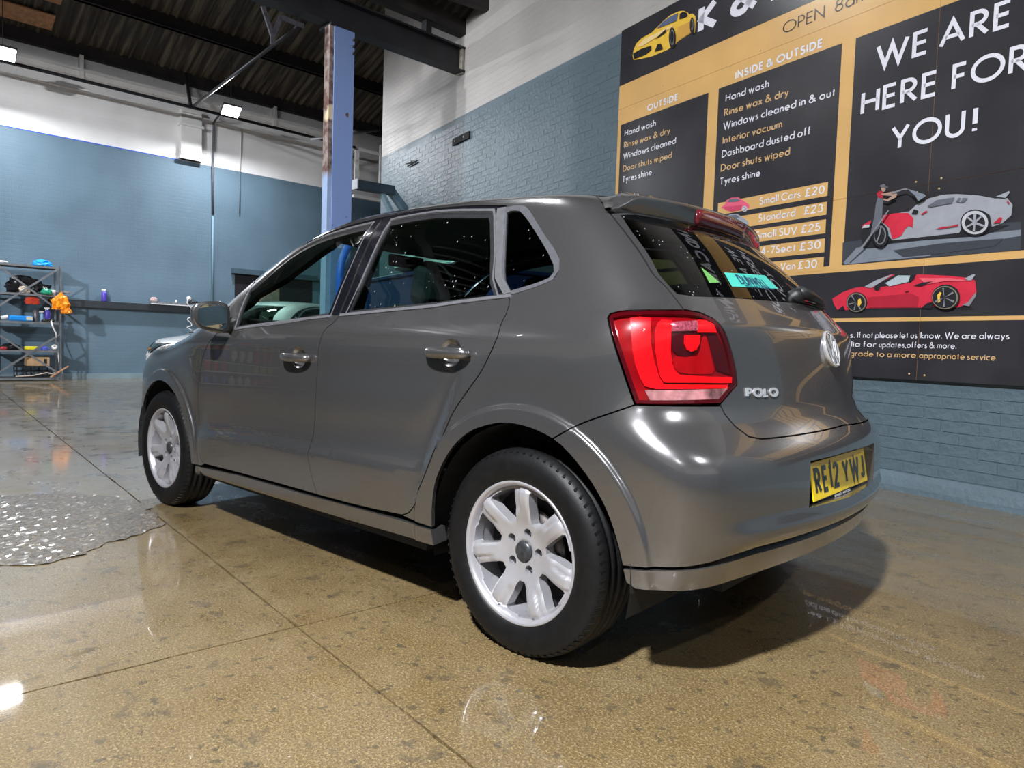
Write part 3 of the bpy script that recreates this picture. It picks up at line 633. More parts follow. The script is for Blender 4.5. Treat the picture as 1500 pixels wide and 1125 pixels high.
def rusty_edge():
    m = mat('rusty flange edge', (.2, .1, .06), .75, bump=.4, bscale=40); nt, b = nodes(m); tc = N_(nt, 'ShaderNodeTexCoord'); n = N_(nt, 'ShaderNodeTexNoise', i_Scale=11.0, i_Detail=6.0); lk(nt, tc.outputs['Object'], n.inputs['Vector'])
    n2 = N_(nt, 'ShaderNodeTexNoise', i_Scale=2.2, i_Detail=2.0); lk(nt, tc.outputs['Object'], n2.inputs['Vector'])
    c = mixc(nt, rangenode(nt, n.outputs[0], .40, .60, 0, 1), (.10, .045, .035), (.27, .22, .20)); c = mixc(nt, rangenode(nt, n2.outputs[0], .60, .64, 0, 1), c, (.62, .50, .33)); sx = N_(nt, 'ShaderNodeSeparateXYZ'); lk(nt, tc.outputs['Object'], sx.inputs[0])
    c = mixc(nt, rangenode(nt, sx.outputs[2], 2.95, 2.86, 0, .85), c, (.30, .42, .66)); lk(nt, c, b.inputs['Base Color']); return m
# column local: x = along beam (towards sign wall), y = away from the camera side
mb = MB(); mb.box((.03, -.13, 2.35), (.27, .018, 4.70)); mb.build('front_flange', M_BST, col)
mb = MB(); mb.box((.03, .10, 2.35), (.27, .018, 4.70)); mb.build('rear_flange', M_BST, col)
mb = MB(); mb.box((.03, -.015, 2.35), (.014, .23, 4.70)); mb.build('web', M_BST, col)
mb = MB(); mb.box((-.135, -.06, 2.35), (.055, .13, 4.66)); mb.build('edge_angle', rusty_edge(), col)
mb = MB(); mb.box((.02, 0, 4.69), (.36, .30, .03)); mb.box((.02, 0, .012), (.42, .36, .024)); mb.build('end_plates', MATS['black painted steel'], col)
mb = MB()
for z in (4.42, 4.50, 4.58): mb.lathe([(.0001, .02), (.014, .02), (.016, 0)], 6, Matrix.Translation((.145, -.145, z)) @ Matrix.Rotation(R(90), 4, 'X'))
o = mb.build('bolts', MATS['black painted steel'], col); o['kind'] = 'stuff'
# truss bracing: tie pipe, diagonal pipe, plates
trs = empty('roof_bracing', bp(1.346, .8, 5.32), 0, 'thin black pipe bracing along the far white wall with a diagonal up to the beam', 'bracing')
mb = MB(); mb.tube([bp(-9, .8, 5.294), bp(4.9, .8, 5.285)], .030, 10); world_child(mb, 'tie_pipe', M_STEELBLK, trs)
mb = MB(); mb.tube([bp(1.346, .8, 5.32), bpt(-2.45, 4.62, .1)], .024, 10); world_child(mb, 'diagonal_pipe', M_STEELBLK, trs)
mb = MB(); mb.bar(bp(1.30, .8, 5.30), bp(1.30, .5, 6.0), .05, .05); world_child(mb, 'post', M_STEELBLK, trs)
br = empty('brace_plates', bpt(-2.7, 4.45), 0, 'grey steel brace plates hanging under the beam left of the column', 'bracket')
for a, b_ in (((-2.91, 4.66), (-2.79, 4.36)), ((-2.69, 4.62), (-2.79, 4.36)), ((-2.69, 4.61), (-2.41, 4.60)), ((-2.79, 4.38), (-2.79, 4.27))):
    mb = MB(); mb.bar(bpt(*a), bpt(*b_), .05, .025, up=(1, 0, 0)); world_child(mb, 'brace_bar', mat('grey steel', (.10, .10, .12), .45, .5, noise=.3), br)
mb = MB(); mb.tube([bp(3.6, 1.2, 5.1), bp(5.4, 1.0, 5.75)], .028, 10); o = mb.build('strip_tube', mat('pale steel tube', (.45, .46, .50), .4, .5, noise=.1)); tag(o, 'pale tube rising to the right behind the blue column', 'pipe')
# conduits on the far wall
mb = MB(); mb.tube([bp(2.0, .5, 5.45), bp(2.0, .07, 5.30), bp(2.0, .05, 4.4), bp(2.015, .05, 3.42)], .022, 8); o = mb.build('conduit', mat('dark conduit', (.10, .11, .13), .6, noise=.4, nscale=20)); tag(o, 'dark conduit dropping down the far wall right of the white pier', 'pipe')
mb = MB(); mb.tube([bp(2.015, .03, 3.42), bp(2.02, .03, 1.2)], .022, 8); mb.build('painted_run', mat('blue conduit', (.14, .235, .31), .55, noise=.1), o)
mb = MB(); mb.tube([bp(2.586, .04, 5.3), bp(2.575, .04, 4.42)], .012, 8); o = mb.build('conduit', M_WHITE); tag(o, 'thinner conduit right of the dark one, white above and grey below', 'pipe')
mb = MB(); mb.tube([bp(2.575, .04, 4.42), bp(2.576, .04, 3.53)], .012, 8); mb.build('lower_run', mat('grey conduit', (.10, .14, .17), .5, noise=.2), o)
# bracket at the end of the sign wall
bk = empty('steel_bracket', sp(8.6, .3, 3.3), 0, 'dark blue steel bracket sticking out at the end of the sign wall', 'bracket'); M_DBL = mat('dark blue steel', (.035, .055, .075), .5, noise=.2, nscale=8); M_MBL = mat('mid blue arm shadow', (.10, .17, .22), .5, noise=.15, nscale=8)
def ray_pt(t, z, off=0): return S0 + SD*8.6 + SN*.15 + BD*t + SD*off + Vector((0, 0, z))
mb = MB(); mb.bar(ray_pt(-.84, 3.295), ray_pt(-.17, 3.315), .16, .135); world_child(mb, 'arm', M_DBL, bk)
mb = MB(); mb.bar(ray_pt(-.862, 3.295), ray_pt(-.842, 3.295), .18, .15); world_child(mb, 'arm_end', mat('pale steel edge', (.55, .58, .62), .5, noise=.1), bk)
mb = MB(); mb.bar(ray_pt(-.20, 3.31), ray_pt(.10, 3.03), .10, .12, up=(1, 0, 0)); world_child(mb, 'strut_and_shadow', M_MBL, bk)  # mid-blue bar stands in for the arm's shadow on the wall
mb = MB(); mb.bar(ray_pt(-.37, 3.25), ray_pt(.03, 2.66), .06, .09, up=(1, 0, 0)); world_child(mb, 'strut_and_shadow', mat('pale blue steel', (.20, .30, .36), .5, noise=.1, nscale=8), bk)
# small leftovers on the sign wall
mb = MB(); mb.box((6.82, .015, 3.80), (.50, .028, .10)); o = mb.build('wall_bracket', mat('black plate', (.006, .007, .008), .85, noise=.3), None, loc=S0, rz=AW, bev=.006); tag(o, 'short black steel bracket left on the dark blue brick wall', 'bracket')
for s_ in (6.72, 6.98):
    mb = MB(); mb.lathe([(.0001, .012), (.012, .01), (.014, 0)], 8, Matrix.Translation((s_, .028, 3.80)) @ Matrix.Rotation(R(-90), 4, 'X')); mb.build('bolt_head', MATS['dirty cream plate'], o)
mb = MB()
for k, (a, b_, c_, d_) in enumerate(((8.75, 3.83, 8.35, 3.79), (8.70, 3.78, 8.30, 3.80), (8.60, 3.75, 8.25, 3.76), (8.55, 3.84, 8.45, 3.74), (8.45, 3.82, 8.35, 3.74))): mb.bar(sp(a, .012, b_), sp(c_, .014, d_), .006, .012)
o = mb.build('wire_scrap', MATS['black plate']); tag(o, 'tangle of short black wires on the brick wall near its far end', 'wire'); o['kind'] = 'stuff'
# flood lamps
M_HOUS = mat('lamp housing', (.05, .05, .055), .5, noise=.1); M_LEDP = mat('led panel', (1, 1, 1), .5, emit=(.96, .98, 1.0), estr=55, noise=.01)
LBL = ['bright flood lamp cut by the left edge of the frame', 'bright flood lamp hanging near the white pier of the far wall']
for i, (p, e_, aim) in enumerate(FLOODS):
    fo = empty('flood_lamp', p, BW, LBL[i] if i < 2 else 'unseen flood lamp under the roof outside the picture', 'lamp', 'flood lamps under the roof')
    mb = MB(); mb.box((0, 0, .0), (.36, .26, .05), bev=.01); mb.build('housing', M_HOUS, fo).rotation_euler = (R(-38) if i < 2 else 0, 0, 0)
    mb = MB(); mb.tube([(-.1, 0, .02), (0, 0, .12), (.1, 0, .02)], .008, 6); mb.tube([(0, 0, .12), (0, 0, 1.0 if i < 2 else .3)], .006, 6); mb.build('hanger', M_HOUS, fo)
    tl_ = R(-38) if i < 2 else 0
    mb = MB(); mb.box((0, 0, -.030), (.32, .22, .012)); pn = mb.build('led_panel', M_LEDP, fo); pn.rotation_euler = (tl_, 0, 0)
    l = bpy.data.lights.new('flood_light', 'AREA'); l.shape = 'RECTANGLE'; l.size = .32; l.size_y = .22; l.energy = e_*FLOOD_SCALE; l.color = (.94, .97, 1.0)
    o = bpy.data.objects.new('flood_light', l); COL.objects.link(o); o.parent = fo; o.location = (0, -.045*math.sin(tl_)*-1, -.045*math.cos(tl_)) if i > 1 else (0, -.035, -.05); o.rotation_euler = (tl_*.4, 0, 0)
    if aim:
        l.spread = R(115)
        fo.rotation_euler = (Vector(aim) - p).to_track_quat('-Z', 'Y').to_euler()
# ---------------------------------------------------------------- the car
def paint(name, col, metal, rough):
    m = mat(name, col, rough, metal, coat=1, coat_r=.015); nt = m.node_tree; b = nt.nodes['Principled BSDF']
    tc = nt.nodes.new('ShaderNodeTexCoord'); n = nt.nodes.new('ShaderNodeTexNoise'); n.inputs['Scale'].default_value = 900; n.inputs['Detail'].default_value = 1
    nt.links.new(tc.outputs['Object'], n.inputs['Vector'])
    r = nt.nodes.new('ShaderNodeMapRange'); r.inputs[1].default_value = .3; r.inputs[2].default_value = .7; r.inputs[3].default_value = .93; r.inputs[4].default_value = 1.07
    nt.links.new(n.outputs[0], r.inputs[0]); s = nt.nodes.new('ShaderNodeVectorMath'); s.operation = 'SCALE'; s.inputs[0].default_value = col
    nt.links.new(r.outputs[0], s.inputs['Scale']); nt.links.new(s.outputs[0], b.inputs['Base Color'])
    b.inputs['Coat IOR'].default_value = 1.55
    return m
def glassmat(name, tint, refl=1.52, rough=.0, dirt=0):
    m = bpy.data.materials.new(name); m.use_nodes = True; nt = m.node_tree; nt.nodes.clear()
    o = nt.nodes.new('ShaderNodeOutputMaterial'); mx = nt.nodes.new('ShaderNodeMixShader'); t = nt.nodes.new('ShaderNodeBsdfTransparent'); g = nt.nodes.new('ShaderNodeBsdfGlossy')
    f = nt.nodes.new('ShaderNodeFresnel'); ge = nt.nodes.new('ShaderNodeNewGeometry'); im = nt.nodes.new('ShaderNodeMapRange'); im.inputs[3].default_value = refl; im.inputs[4].default_value = 1/refl
    nt.links.new(ge.outputs['Backfacing'], im.inputs[0]); nt.links.new(im.outputs[0], f.inputs[0]); t.inputs[0].default_value = (*tint, 1); g.inputs['Roughness'].default_value = rough
    nt.links.new(f.outputs[0], mx.inputs[0]); nt.links.new(t.outputs[0], mx.inputs[1]); nt.links.new(g.outputs[0], mx.inputs[2]); nt.links.new(mx.outputs[0], o.inputs[0])
    if dirt:   # droplets and dried spots
        d = nt.nodes.new('ShaderNodeBsdfDiffuse'); d.inputs[0].default_value = (.7, .75, .8, 1); m2 = nt.nodes.new('ShaderNodeMixShader')
        tc = nt.nodes.new('ShaderNodeTexCoord'); mp = nt.nodes.new('ShaderNodeMapping'); mp.inputs['Scale'].default_value = (1, 1, .45); v = nt.nodes.new('ShaderNodeTexVoronoi'); v.inputs['Scale'].default_value = 55
        nt.links.new(tc.outputs['Object'], mp.inputs[0]); nt.links.new(mp.outputs[0], v.inputs[0])
        n = nt.nodes.new('ShaderNodeTexNoise'); n.inputs['Scale'].default_value = 9; nt.links.new(tc.outputs['Object'], n.inputs[0])
        a = nt.nodes.new('ShaderNodeMapRange'); a.inputs[1].default_value = .13; a.inputs[2].default_value = .07; a.inputs[3].default_value = 0; a.inputs[4].default_value = dirt; nt.links.new(v.outputs[0], a.inputs[0])
        c = nt.nodes.new('ShaderNodeMapRange'); c.inputs[1].default_value = .5; c.inputs[2].default_value = .62; nt.links.new(n.outputs[0], c.inputs[0])
        q = nt.nodes.new('ShaderNodeMath'); q.operation = 'MULTIPLY'; nt.links.new(a.outputs[0], q.inputs[0]); nt.links.new(c.outputs[0], q.inputs[1])
        nt.links.new(q.outputs[0], m2.inputs[0]); nt.links.new(mx.outputs[0], m2.inputs[1]); nt.links.new(d.outputs[0], m2.inputs[2]); nt.links.new(m2.outputs[0], o.inputs[0])
    MATS[name] = m; return m
M_PAINT = paint('grey metallic paint', (.205, .200, .204), .84, .21)
M_BLK = mat('black plastic', (.012, .012, .013), .42, bump=.15, bscale=400)
M_GLOSSBLK = mat('gloss black trim', (.006, .006, .009), .12, coat=1, noise=.1, nscale=50)
M_RUB = mat('window rubber', (.018, .018, .02), .35, noise=.2, nscale=30)
M_TRIM = mat('satin window trim', (.33, .33, .36), .28, .75, noise=.1, nscale=40)
M_CHR = mat('chrome', (.85, .86, .90), .14, .72, noise=.03, nscale=30)
M_ALU = mat('silver wheel paint', (.46, .45, .48), .30, .55, coat=.5, noise=.03, nscale=25)
M_TYRE = mat('tyre rubber', (.0045, .0045, .005), .50, noise=.3, nscale=40, bump=.05, bscale=150, spec=.30)
M_DARK = mat('dark interior', (.012, .012, .013), .8, noise=.15, nscale=30)
M_CLOTH = mat('seat cloth', (.018, .018, .02), .9, noise=.25, nscale=80)
M_LINER = mat('headliner cloth', (.22, .21, .19), .9, noise=.1, nscale=60)
M_WG = glassmat('clear green glass', (.62, .80, .74), dirt=.0)
M_WGT = glassmat('side window glass', (.38, .58, .54), dirt=.6)
M_WGD = glassmat('privacy glass', (.10, .13, .13), dirt=.5)
M_RED = mat('lamp red', (.34, .003, .008), .25, coat=1, noise=.12, nscale=30)
M_RED2 = mat('lamp bright red', (.88, .005, .012), .35, coat=1, noise=.18, nscale=26)
M_REDD = mat('lamp deep red', (.20, .003, .007), .2, coat=1, noise=.25, nscale=25)
M_MAR = mat('lamp maroon', (.045, .004, .008), .25, coat=1, noise=.2, nscale=25)
M_RPINK = mat('lamp facet', (.40, .15, .22), .2, .4, coat=1, noise=.6, nscale=160)
M_CLR = mat('clear lamp strip', (.50, .45, .45), .15, .25, coat=1, noise=.85, nscale=17)
M_LENS = glassmat('lamp lens', (1.0, .70, .72), 1.5)
M_PLATE = mat('yellow plate', (1.0, .70, .0), .3, coat=.5, coat_r=.03, noise=.03, nscale=60)
M_INK = mat('plate black', (.01, .01, .01), .3, coat=.6, noise=.1, nscale=50)
def P_top(X, Y):
    X = np.asarray(X, float); Y = np.asarray(Y, float); lo = np.full(X.shape, .45); hi = np.full(X.shape, 1.7)
    for _ in range(26):
        m = (lo+hi)/2; f = F(np.stack([X, Y, m], -1)); lo = np.where(f < 0, m, lo); hi = np.where(f < 0, hi, m)
    return np.stack([X, Y, (lo+hi)/2], -1)
def build_panel(name, outer, holes=(), m=None, parent=None, h=.022, cons=(), off=0, flange=.014, gap=.002, side=1, central=False, top=False, skip_centre=True, hole_gap=0, mp=None):
    o2 = inset(outer, gap) if gap else np.asarray(outer)
    if central and not top: o2[:, 0] = np.where(np.asarray(o2)[:, 0] < S_MIN + .012, S_MIN, o2[:, 0]); o2[:, 0] = np.where(o2[:, 0] > S_MAX - .012, S_MAX, o2[:, 0])
    if central and top: o2[:, 1] = np.where(o2[:, 1] < .008, 0, o2[:, 1])
    V, T = tri2d([tuple(p) for p in o2], [[tuple(p) for p in q] for q in holes], h, cons)
    if mp: P = mp(V[:, 0], V[:, 1])
    else: P = P_top(V[:, 0], V[:, 1]) if top else P_of(V[:, 0], V[:, 1])
    N = N_of(P)
    if mp:
        a = P[T]; fn = np.cross(a[:, 1]-a[:, 0], a[:, 2]-a[:, 0]); fn *= np.sign(np.sum(fn*N[T[:, 0]], 1).sum()); N = np.zeros_like(P)
        for q in range(3): np.add.at(N, T[:, q], fn)
        N /= np.linalg.norm(N, axis=1, keepdims=True) + 1e-12
    if off: P = P + N*off
    a = P[T]; nn = np.cross(a[:, 1]-a[:, 0], a[:, 2]-a[:, 0]); sgn = np.sum(nn*N[T[:, 0]], 1).sum()
    if sgn < 0: T = T[:, ::-1]
    VV = list(P); NN = list(N); FF = [tuple(t) for t in T]
    if flange:
        for i, j in boundary(T):
            if central and abs(P[i][1]) < 2e-3 and abs(P[j][1]) < 2e-3: continue
            e = P[j]-P[i]; sn = np.cross(e, N[i]); L = np.linalg.norm(sn)
            if L < 1e-9: continue
            sn = sn/L; k = len(VV)
            r = .0015                                           # small rounded lip, then the flange
            n1 = (sn+N[i]); n1 /= np.linalg.norm(n1)
            VV += [P[i], P[j], P[j]-N[j]*flange, P[i]-N[i]*flange]; NN += [sn, sn, sn, sn]; FF.append((k, k+3, k+2, k+1))
    V3 = np.array(VV); N3 = np.array(NN)
    objs = []
    def mk(V, N, Fc): return mesh_obj(name, V, Fc, m, parent, normals=N)
    fl = np.array([1, -1, 1])
    if central:
        n = len(V3); V4 = np.vstack([V3, V3*fl]); N4 = np.vstack([N3, N3*fl])
        c = np.abs(V4[:, 1]) < 2e-3; N4[c, 1] = N4[c, 1]*0; V4[c, 1] = 0
        return mk(V4, N4, FF + [tuple(n+i for i in f[::-1]) for f in FF])
    if side in (1, 2): objs.append(mk(V3, N3, FF))
    if side in (-1, 2): objs.append(mk(V3*fl, N3*fl, [f[::-1] for f in FF]))
    return objs
def arcpts(cx, cz, r, a0, a1, n=16):
    out = []
    for a in np.linspace(R(a0), R(a1), n):
        x, z = cx + r*math.cos(a), cz + r*math.sin(a); y = float(Ys(np.array(x), np.array(z)))
        for _ in range(2):
            s, v = SV_of((x, y, z)); q = P_of(s, v); y = float(q[1]) if abs(q[0]-x) < .03 else y
        out.append((float(s), float(v)))
    return out
fx = lambda L, d=0: [(a, b) for a, b in L]
# shared outlines in body coordinates (s along the plan outline, v height)
ROOFGAP = [(1.885, 1.035), (1.845, 1.108), (1.713, 1.150), (1.548, 1.186), (1.364, 1.210), (1.179, 1.2225), (1.002, 1.229), (.935, 1.231), (.772, 1.235), (.511, 1.231), (.301, 1.219)]
RG = smooth_line(ROOFGAP, .03)
FGAP = [(.965, 1.228), (.955, 1.15), (.951, 1.07), (.953, .977), (.968, .953), (.99, .938), (1.004, .896), (1.017, .80), (1.022, .66), (1.034, .54), (1.046, .456), (1.023, .375), (.991, .306)]
FG = smooth_line(FGAP[3:], .02)
RDR = smooth_line([(.301, 1.219), (.255, 1.18), (.165, 1.10), (.118, 1.048), (.103, 1.015), (.101, .985), (.107, .95), (.108, .92), (.119, .886), (.152, .822), (.207, .752), (.258, .685), (.292, .62), (.321, .555), (.356, .488), (.390, .427), (.425, .366), (.452, .337), (.490, .321)], .02)
RDB = [(.623, .314), (.793, .308), (.991, .305)]
FDF = smooth_line([(1.89, 1.0), (1.845, .955), (1.893, .890), (1.964, .838), (2.008, .775), (2.028, .69), (2.040, .59), (2.041, .50), (2.026, .40), (1.998, .315), (1.957, .288)], .02)
FDF = [(1.885, 1.035), (1.86, .985)] + smooth_line([(1.845, .955), (1.893, .895), (1.964, .838), (2.008, .775), (2.030, .69), (2.042, .59), (2.041, .50), (2.026, .40), (1.998, .315), (1.957, .288)], .02)
FWIN = smooth_line([(1.720, .931), (1.742, 1.0), (1.757, 1.095)], .03)[:-1] + smooth_line([(1.757, 1.10), (1.62, 1.142), (1.490, 1.176), (1.328, 1.198), (1.147, 1.209), (1.005, 1.214)], .03) + [(1.012, 1.10), (1.008, .987), (1.35, .955)]
RWIN = [(.905, .992), (.893, 1.10), (.885, 1.214)] + smooth_line([(.88, 1.216), (.62, 1.219), (.345, 1.207)], .03)[1:] + smooth_line([(.325, 1.195), (.24, 1.12), (.165, 1.04)], .03) + [(.421, 1.019)]
QWIN = [(.275, 1.203)] + smooth_line([(.262, 1.206), (.215, 1.204), (.175, 1.194), (.13, 1.180), (.062, 1.154), (.0, 1.128), (-.030, 1.113), (-.037, 1.104), (-.025, 1.093), (.03, 1.076), (.115, 1.057)], .02)
QSEAL = [(.293, 1.215)] + smooth_line([(.262, 1.217), (.205, 1.214), (.16, 1.203), (.11, 1.185), (.05, 1.161), (-.02, 1.133), (-.048, 1.119), (-.054, 1.106), (-.038, 1.087), (.03, 1.063), (.10, 1.047)], .02) + [(.125, 1.046), (.19, 1.115), (.245, 1.165)]
TGS = smooth_line([(-.116, 1.243), (-.155, 1.217), (-.195, 1.189), (-.246, 1.158), (-.314, 1.112), (-.359, 1.062), (-.391, 1.004)], .02)
LGT = smooth_line([(-.391, 1.002), (-.435, .998), (-.467, .984), (-.495, .947), (-.520, .884), (-.532, .835), (-.534, .809)], .02) + [(-.481, .757), (-.278, .753)] + smooth_line([(-.278, .753), (-.255, .824), (-.227, .915), (-.213, .975), (-.218, .986), (-.240, .993), (-.30, .998), (-.391, 1.002)], .02)[1:-1]
TGB = [(-.481, .757)] + smooth_line([(-.483, .750), (-.490, .731), (-.511, .701), (-.540, .675), (-.575, .668), (-.735, .671), (-.90, .676), (S_MIN, .680)], .025)
RARC = smooth_line([(-.267, .324), (-.254, .387), (-.235, .455), (-.214, .505), (-.182, .559), (-.137, .612), (-.093, .645), (-.026, .667), (.049, .672), (.113, .659), (.188, .627), (.254, .563), (.308, .472), (.328, .385), (.332, .312)], .02)
BSEAM = smooth_line([(-.093, .645), (-.144, .682), (-.207, .717), (-.278, .753)], .02)
i_b = min(range(len(RARC)), key=lambda i: abs(RARC[i][0]+.093) + abs(RARC[i][1]-.645))
def edge_v(s): return float(np.interp(s, [.25, 1.45, 1.6, 1.75, 1.9, 2.05, 2.15, 2.22], [1.285, 1.285, 1.262, 1.215, 1.155, 1.085, 1.02, .955]))
APIL = [(s, edge_v(s)) for s in np.arange(2.20, .25, -.06)]
def build_car(loc, rz, label, cat_label, PM, kindtag):
    car = empty('car', loc, rz, label, cat_label)
    bp_ = lambda *a, **k: build_panel(*a, parent=car, **k)
    # doors
    cup = lambda hs, hv, k=1: [(hs+.049*k*math.cos(a), hv+.044*k*math.sin(a)) for a in np.linspace(0, 2*math.pi, 33)[:-1]]
    LEDL = [(x_, float(LEDGE(np.array(x_)))) for x_ in list(np.arange(.18, .5, .012)) + list(np.arange(.5, 2.08, .03))]; SHL = [(x_, float(SHOULDER(np.array(x_)))) for x_ in np.arange(-.10, 2.0, .04)]
    CR = [arcpts(0, .300, .362 + q, -12, 200, 60) for q in (.050, .060, .070)]; CF = [arcpts(2.47, .295, .355 + q, -12, 186, 60) for q in (.050, .060, .070)]
    for sd in (1, -1):
        bp_('front_door', RG[:[i for i, p in enumerate(RG) if p[0] < .975][0]] + FGAP[:3] + FG + [(1.299, .303), (1.6, .298)] + FDF[::-1][:-1], [FWIN, cup(1.150, .821)], PM, side=sd, cons=CF + [LEDL, SHL])
        bp_('rear_door', [(.948, 1.2285)] + [p for p in RG if p[0] < .94] + RDR[1:] + RDB + FG[::-1] + [(.943, 1.07), (.944, 1.15)], [RWIN, cup(.292, .866)], PM, side=sd, cons=[LEDL, SHL])
        k0 = [i for i, p in enumerate(RDR)]
        bp_('rear_quarter_panel', [(-.116, 1.243)] + TGS[1:-1] + [(-.391, 1.002)] + [p for p in LGT[[i for i, q in enumerate(LGT) if q == (-.278, .753)][0]:]][::-1] + BSEAM[::-1][1:] + RARC[i_b+1:] + [(.46, .315)] + RDR[::-1][:-1] + RG[::-1] + [(1.93, .99), (2.05, .955), (2.20, .955)] + APIL[1:] + [(.20, 1.283), (.05, 1.272), (-.06, 1.256)], [QSEAL], PM, side=sd, cons=CR + [SHL], h=.018)
        bp_('front_wing', FDF[2:] + [(2.0, .272), (2.112, .268)] + arcpts(2.47, .295, .357, 176, -12, 26) + [(2.93, .225), (2.93, .45), (2.90, .66), (2.86, .79), (2.74, .845), (2.6, .872), (2.45, .892), (2.25, .925), (2.19, .948), (2.05, .948), (1.93, .98)], (), PM, side=sd, cons=CF)
        bp_('side_skirt', [(.336, .304), (.506, .303), (.793, .298), (.991, .294), (1.6, .287), (2.061, .264), (2.085, .222), (1.6, .232), (.799, .243), (.326, .252)], (), PM, side=sd, flange=.06)
        # window surrounds, glass
        bp_('window_trim', inset([(1.005, .986)] + [(1.30, .967), (1.52, .950), (1.715, .930)] + [(1.715, .920), (1.52, .940), (1.30, .957), (1.005, .976)], 0), (), M_TRIM, side=sd, off=.004, flange=.01, gap=0, h=.05)
        bp_('window_trim', [(.108, 1.047), (.25, 1.037), (.45, 1.018), (.70, 1.004), (.945, .990), (.945, .980), (.70, .994), (.45, 1.008), (.25, 1.027), (.108, 1.037)], (), M_TRIM, side=sd, off=.004, flange=.01, gap=0, h=.05)
        fw = inset(FWIN, -.004); rw = inset(RWIN, -.004)
        bp_('window_seal', fw, [inset(FWIN, .010)], M_RUB, side=sd, off=-.001, flange=.008, gap=0, h=.04)
        bp_('window_seal', rw, [inset(RWIN, .010)], M_RUB, side=sd, off=-.001, flange=.008, gap=0, h=.04)
        bp_('quarter_window_seal', QSEAL, [QWIN], mat('grey rubber', (.10, .10, .112), .3, .3, noise=.1, nscale=30), side=sd, off=.002, flange=.008, gap=0, h=.03)
        bp_('front_door_window', fw, (), M_WG, side=sd, off=-.006, flange=0, gap=0, h=.05)
        bp_('rear_door_window', rw, (), M_WGT if sd > 0 else M_WGT, side=sd, off=-.006, flange=0, gap=0, h=.05)
        bp_('quarter_window', inset(QWIN, -.003), (), M_WGD, side=sd, off=-.004, flange=0, gap=0, h=.04)
        # black door frames with a thin bright trim round the glass
        up = [p for p in RG if 1.0 < p[0] < 1.846]
        bp_('frame_cover', up + [(.968, 1.2265), (.957, 1.15), (.953, 1.07), (.955, .988), (1.005, .987)] + inset(FWIN, -.001).tolist()[:0] + [(1.35, .957), (1.722, .932), (1.746, 1.0), (1.760, 1.09), (1.80, 1.115)], [inset(FWIN, -.0085)], M_GLOSSBLK, side=sd, off=.0012, flange=.002, gap=.0015, h=.03)
        bp_('frame_cover', [(.944, 1.226)] + [p for p in RG if .31 < p[0] < .94] + [(.300, 1.216), (.245, 1.165), (.13, 1.052), (.421, 1.0225), (.905, .994)], [inset(RWIN, -.0085)], M_GLOSSBLK, side=sd, off=.0012, flange=.002, gap=.0015, h=.03)
        bp_('window_trim', inset(FWIN, -.0075), [inset(FWIN, -.0025)], M_TRIM, side=sd, off=.003, flange=.004, gap=0, h=.03)
        bp_('window_trim', inset(RWIN, -.0075), [inset(RWIN, -.0025)], M_TRIM, side=sd, off=.003, flange=.004, gap=0, h=.03)
        bp_('window_divider', [(.330, 1.214), (.292, 1.215), (.20, 1.125), (.108, 1.052), (.138, 1.046), (.215, 1.11), (.27, 1.16)], (), M_TRIM, side=sd, off=.004, flange=.006, gap=0, h=.02)
        # gloss black pillar plates
        bp_('pillar_trim', [(1.022, .985), (1.026, 1.10), (1.010, 1.2245), (.966, 1.2265), (.957, 1.15), (.953, 1.07), (.955, .985)], (), M_GLOSSBLK, side=sd, off=.002, flange=.004, gap=.001, h=.03)
        bp_('pillar_trim', [(.945, .987), (.943, 1.07), (.945, 1.15), (.950, 1.2265), (.900, 1.2285), (.896, 1.10), (.895, .990)], (), M_GLOSSBLK, side=sd, off=.002, flange=.004, gap=.001, h=.03)
        bp_('mirror_sail_trim', [(1.865, 1.03), (1.838, 1.098), (1.775, 1.122), (1.757, 1.04), (1.738, .940), (1.795, .936)], (), PM, side=sd, off=.003, flange=.006, gap=.001, h=.03)
        # handles: bar and scooped cup
        for hs, hv in ((.292, .866), (1.150, .821)):
            def scoop(S, Vv, hs=hs, hv=hv):
                P = P_of(S, Vv); r2 = np.clip(((S-hs)/.049)**2 + ((Vv-hv)/.044)**2, 0, 1); return P - N_of(P)*(.026*(1 - r2)**.6)[:, None]
            hd = bp_('door_handle', cup(hs, hv), (), PM, side=sd, flange=0, gap=0, h=.006, mp=scoop)[0]
            for p_ in hd.data.polygons: p_.use_smooth = True
            hd.name = 'door_handle'; hd['label'] = 'grey bar handle over a round scooped cup'
            y0 = float(P_of(hs, hv)[1]) + .0
            mb = MB(); pts = []; rs = []
            for t in np.linspace(-1, 1, 15):
                pts.append((hs + .002 + t*.098, (y0 + .012 + .020*(1-abs(t)**2.5))*sd, hv - .002)); rs.append(.0155*(1-.35*abs(t)**6) if abs(t) < .99 else .006)
            mb.tube(pts, rs, 14); g = mb.build('handle_bar', PM, hd)
            for v in g.data.vertices: v.co.z = hv - .002 + (v.co.z - hv + .002)*1.15
    # centre panels
    roof_side = [(float(p[0]), float(p[1])) for p in P_of(np.arange(1.44, .26, -.08), np.full(15, 1.287))[:, :2]]
    roof_back = [tuple(map(float, p)) for p in P_of(np.array([.20, .05, -.06, -.11]), np.array([1.285, 1.274, 1.258, 1.247]))[:, :2]]
    bp_('roof_panel', [(1.60, 0), (1.585, .25), (1.52, .44)] + roof_side + roof_back + [(.012, .40), (-.015, .2), (-.02, 0)], (), PM, central=True, top=True, h=.035)
    ws_side = [tuple(map(float, p)) for p in P_of(np.array([p[0] for p in APIL if p[0] > 1.45]), np.array([p[1]+.004 for p in APIL if p[0] > 1.45]))[:, :2]]
    bp_('windscreen', [(2.40, 0), (2.36, .35), (2.28, .56)] + ws_side + [(1.53, .44), (1.592, .25), (1.607, 0)], (), M_WG, central=True, top=True, h=.06, flange=0, off=-.002)
    hood_side = []
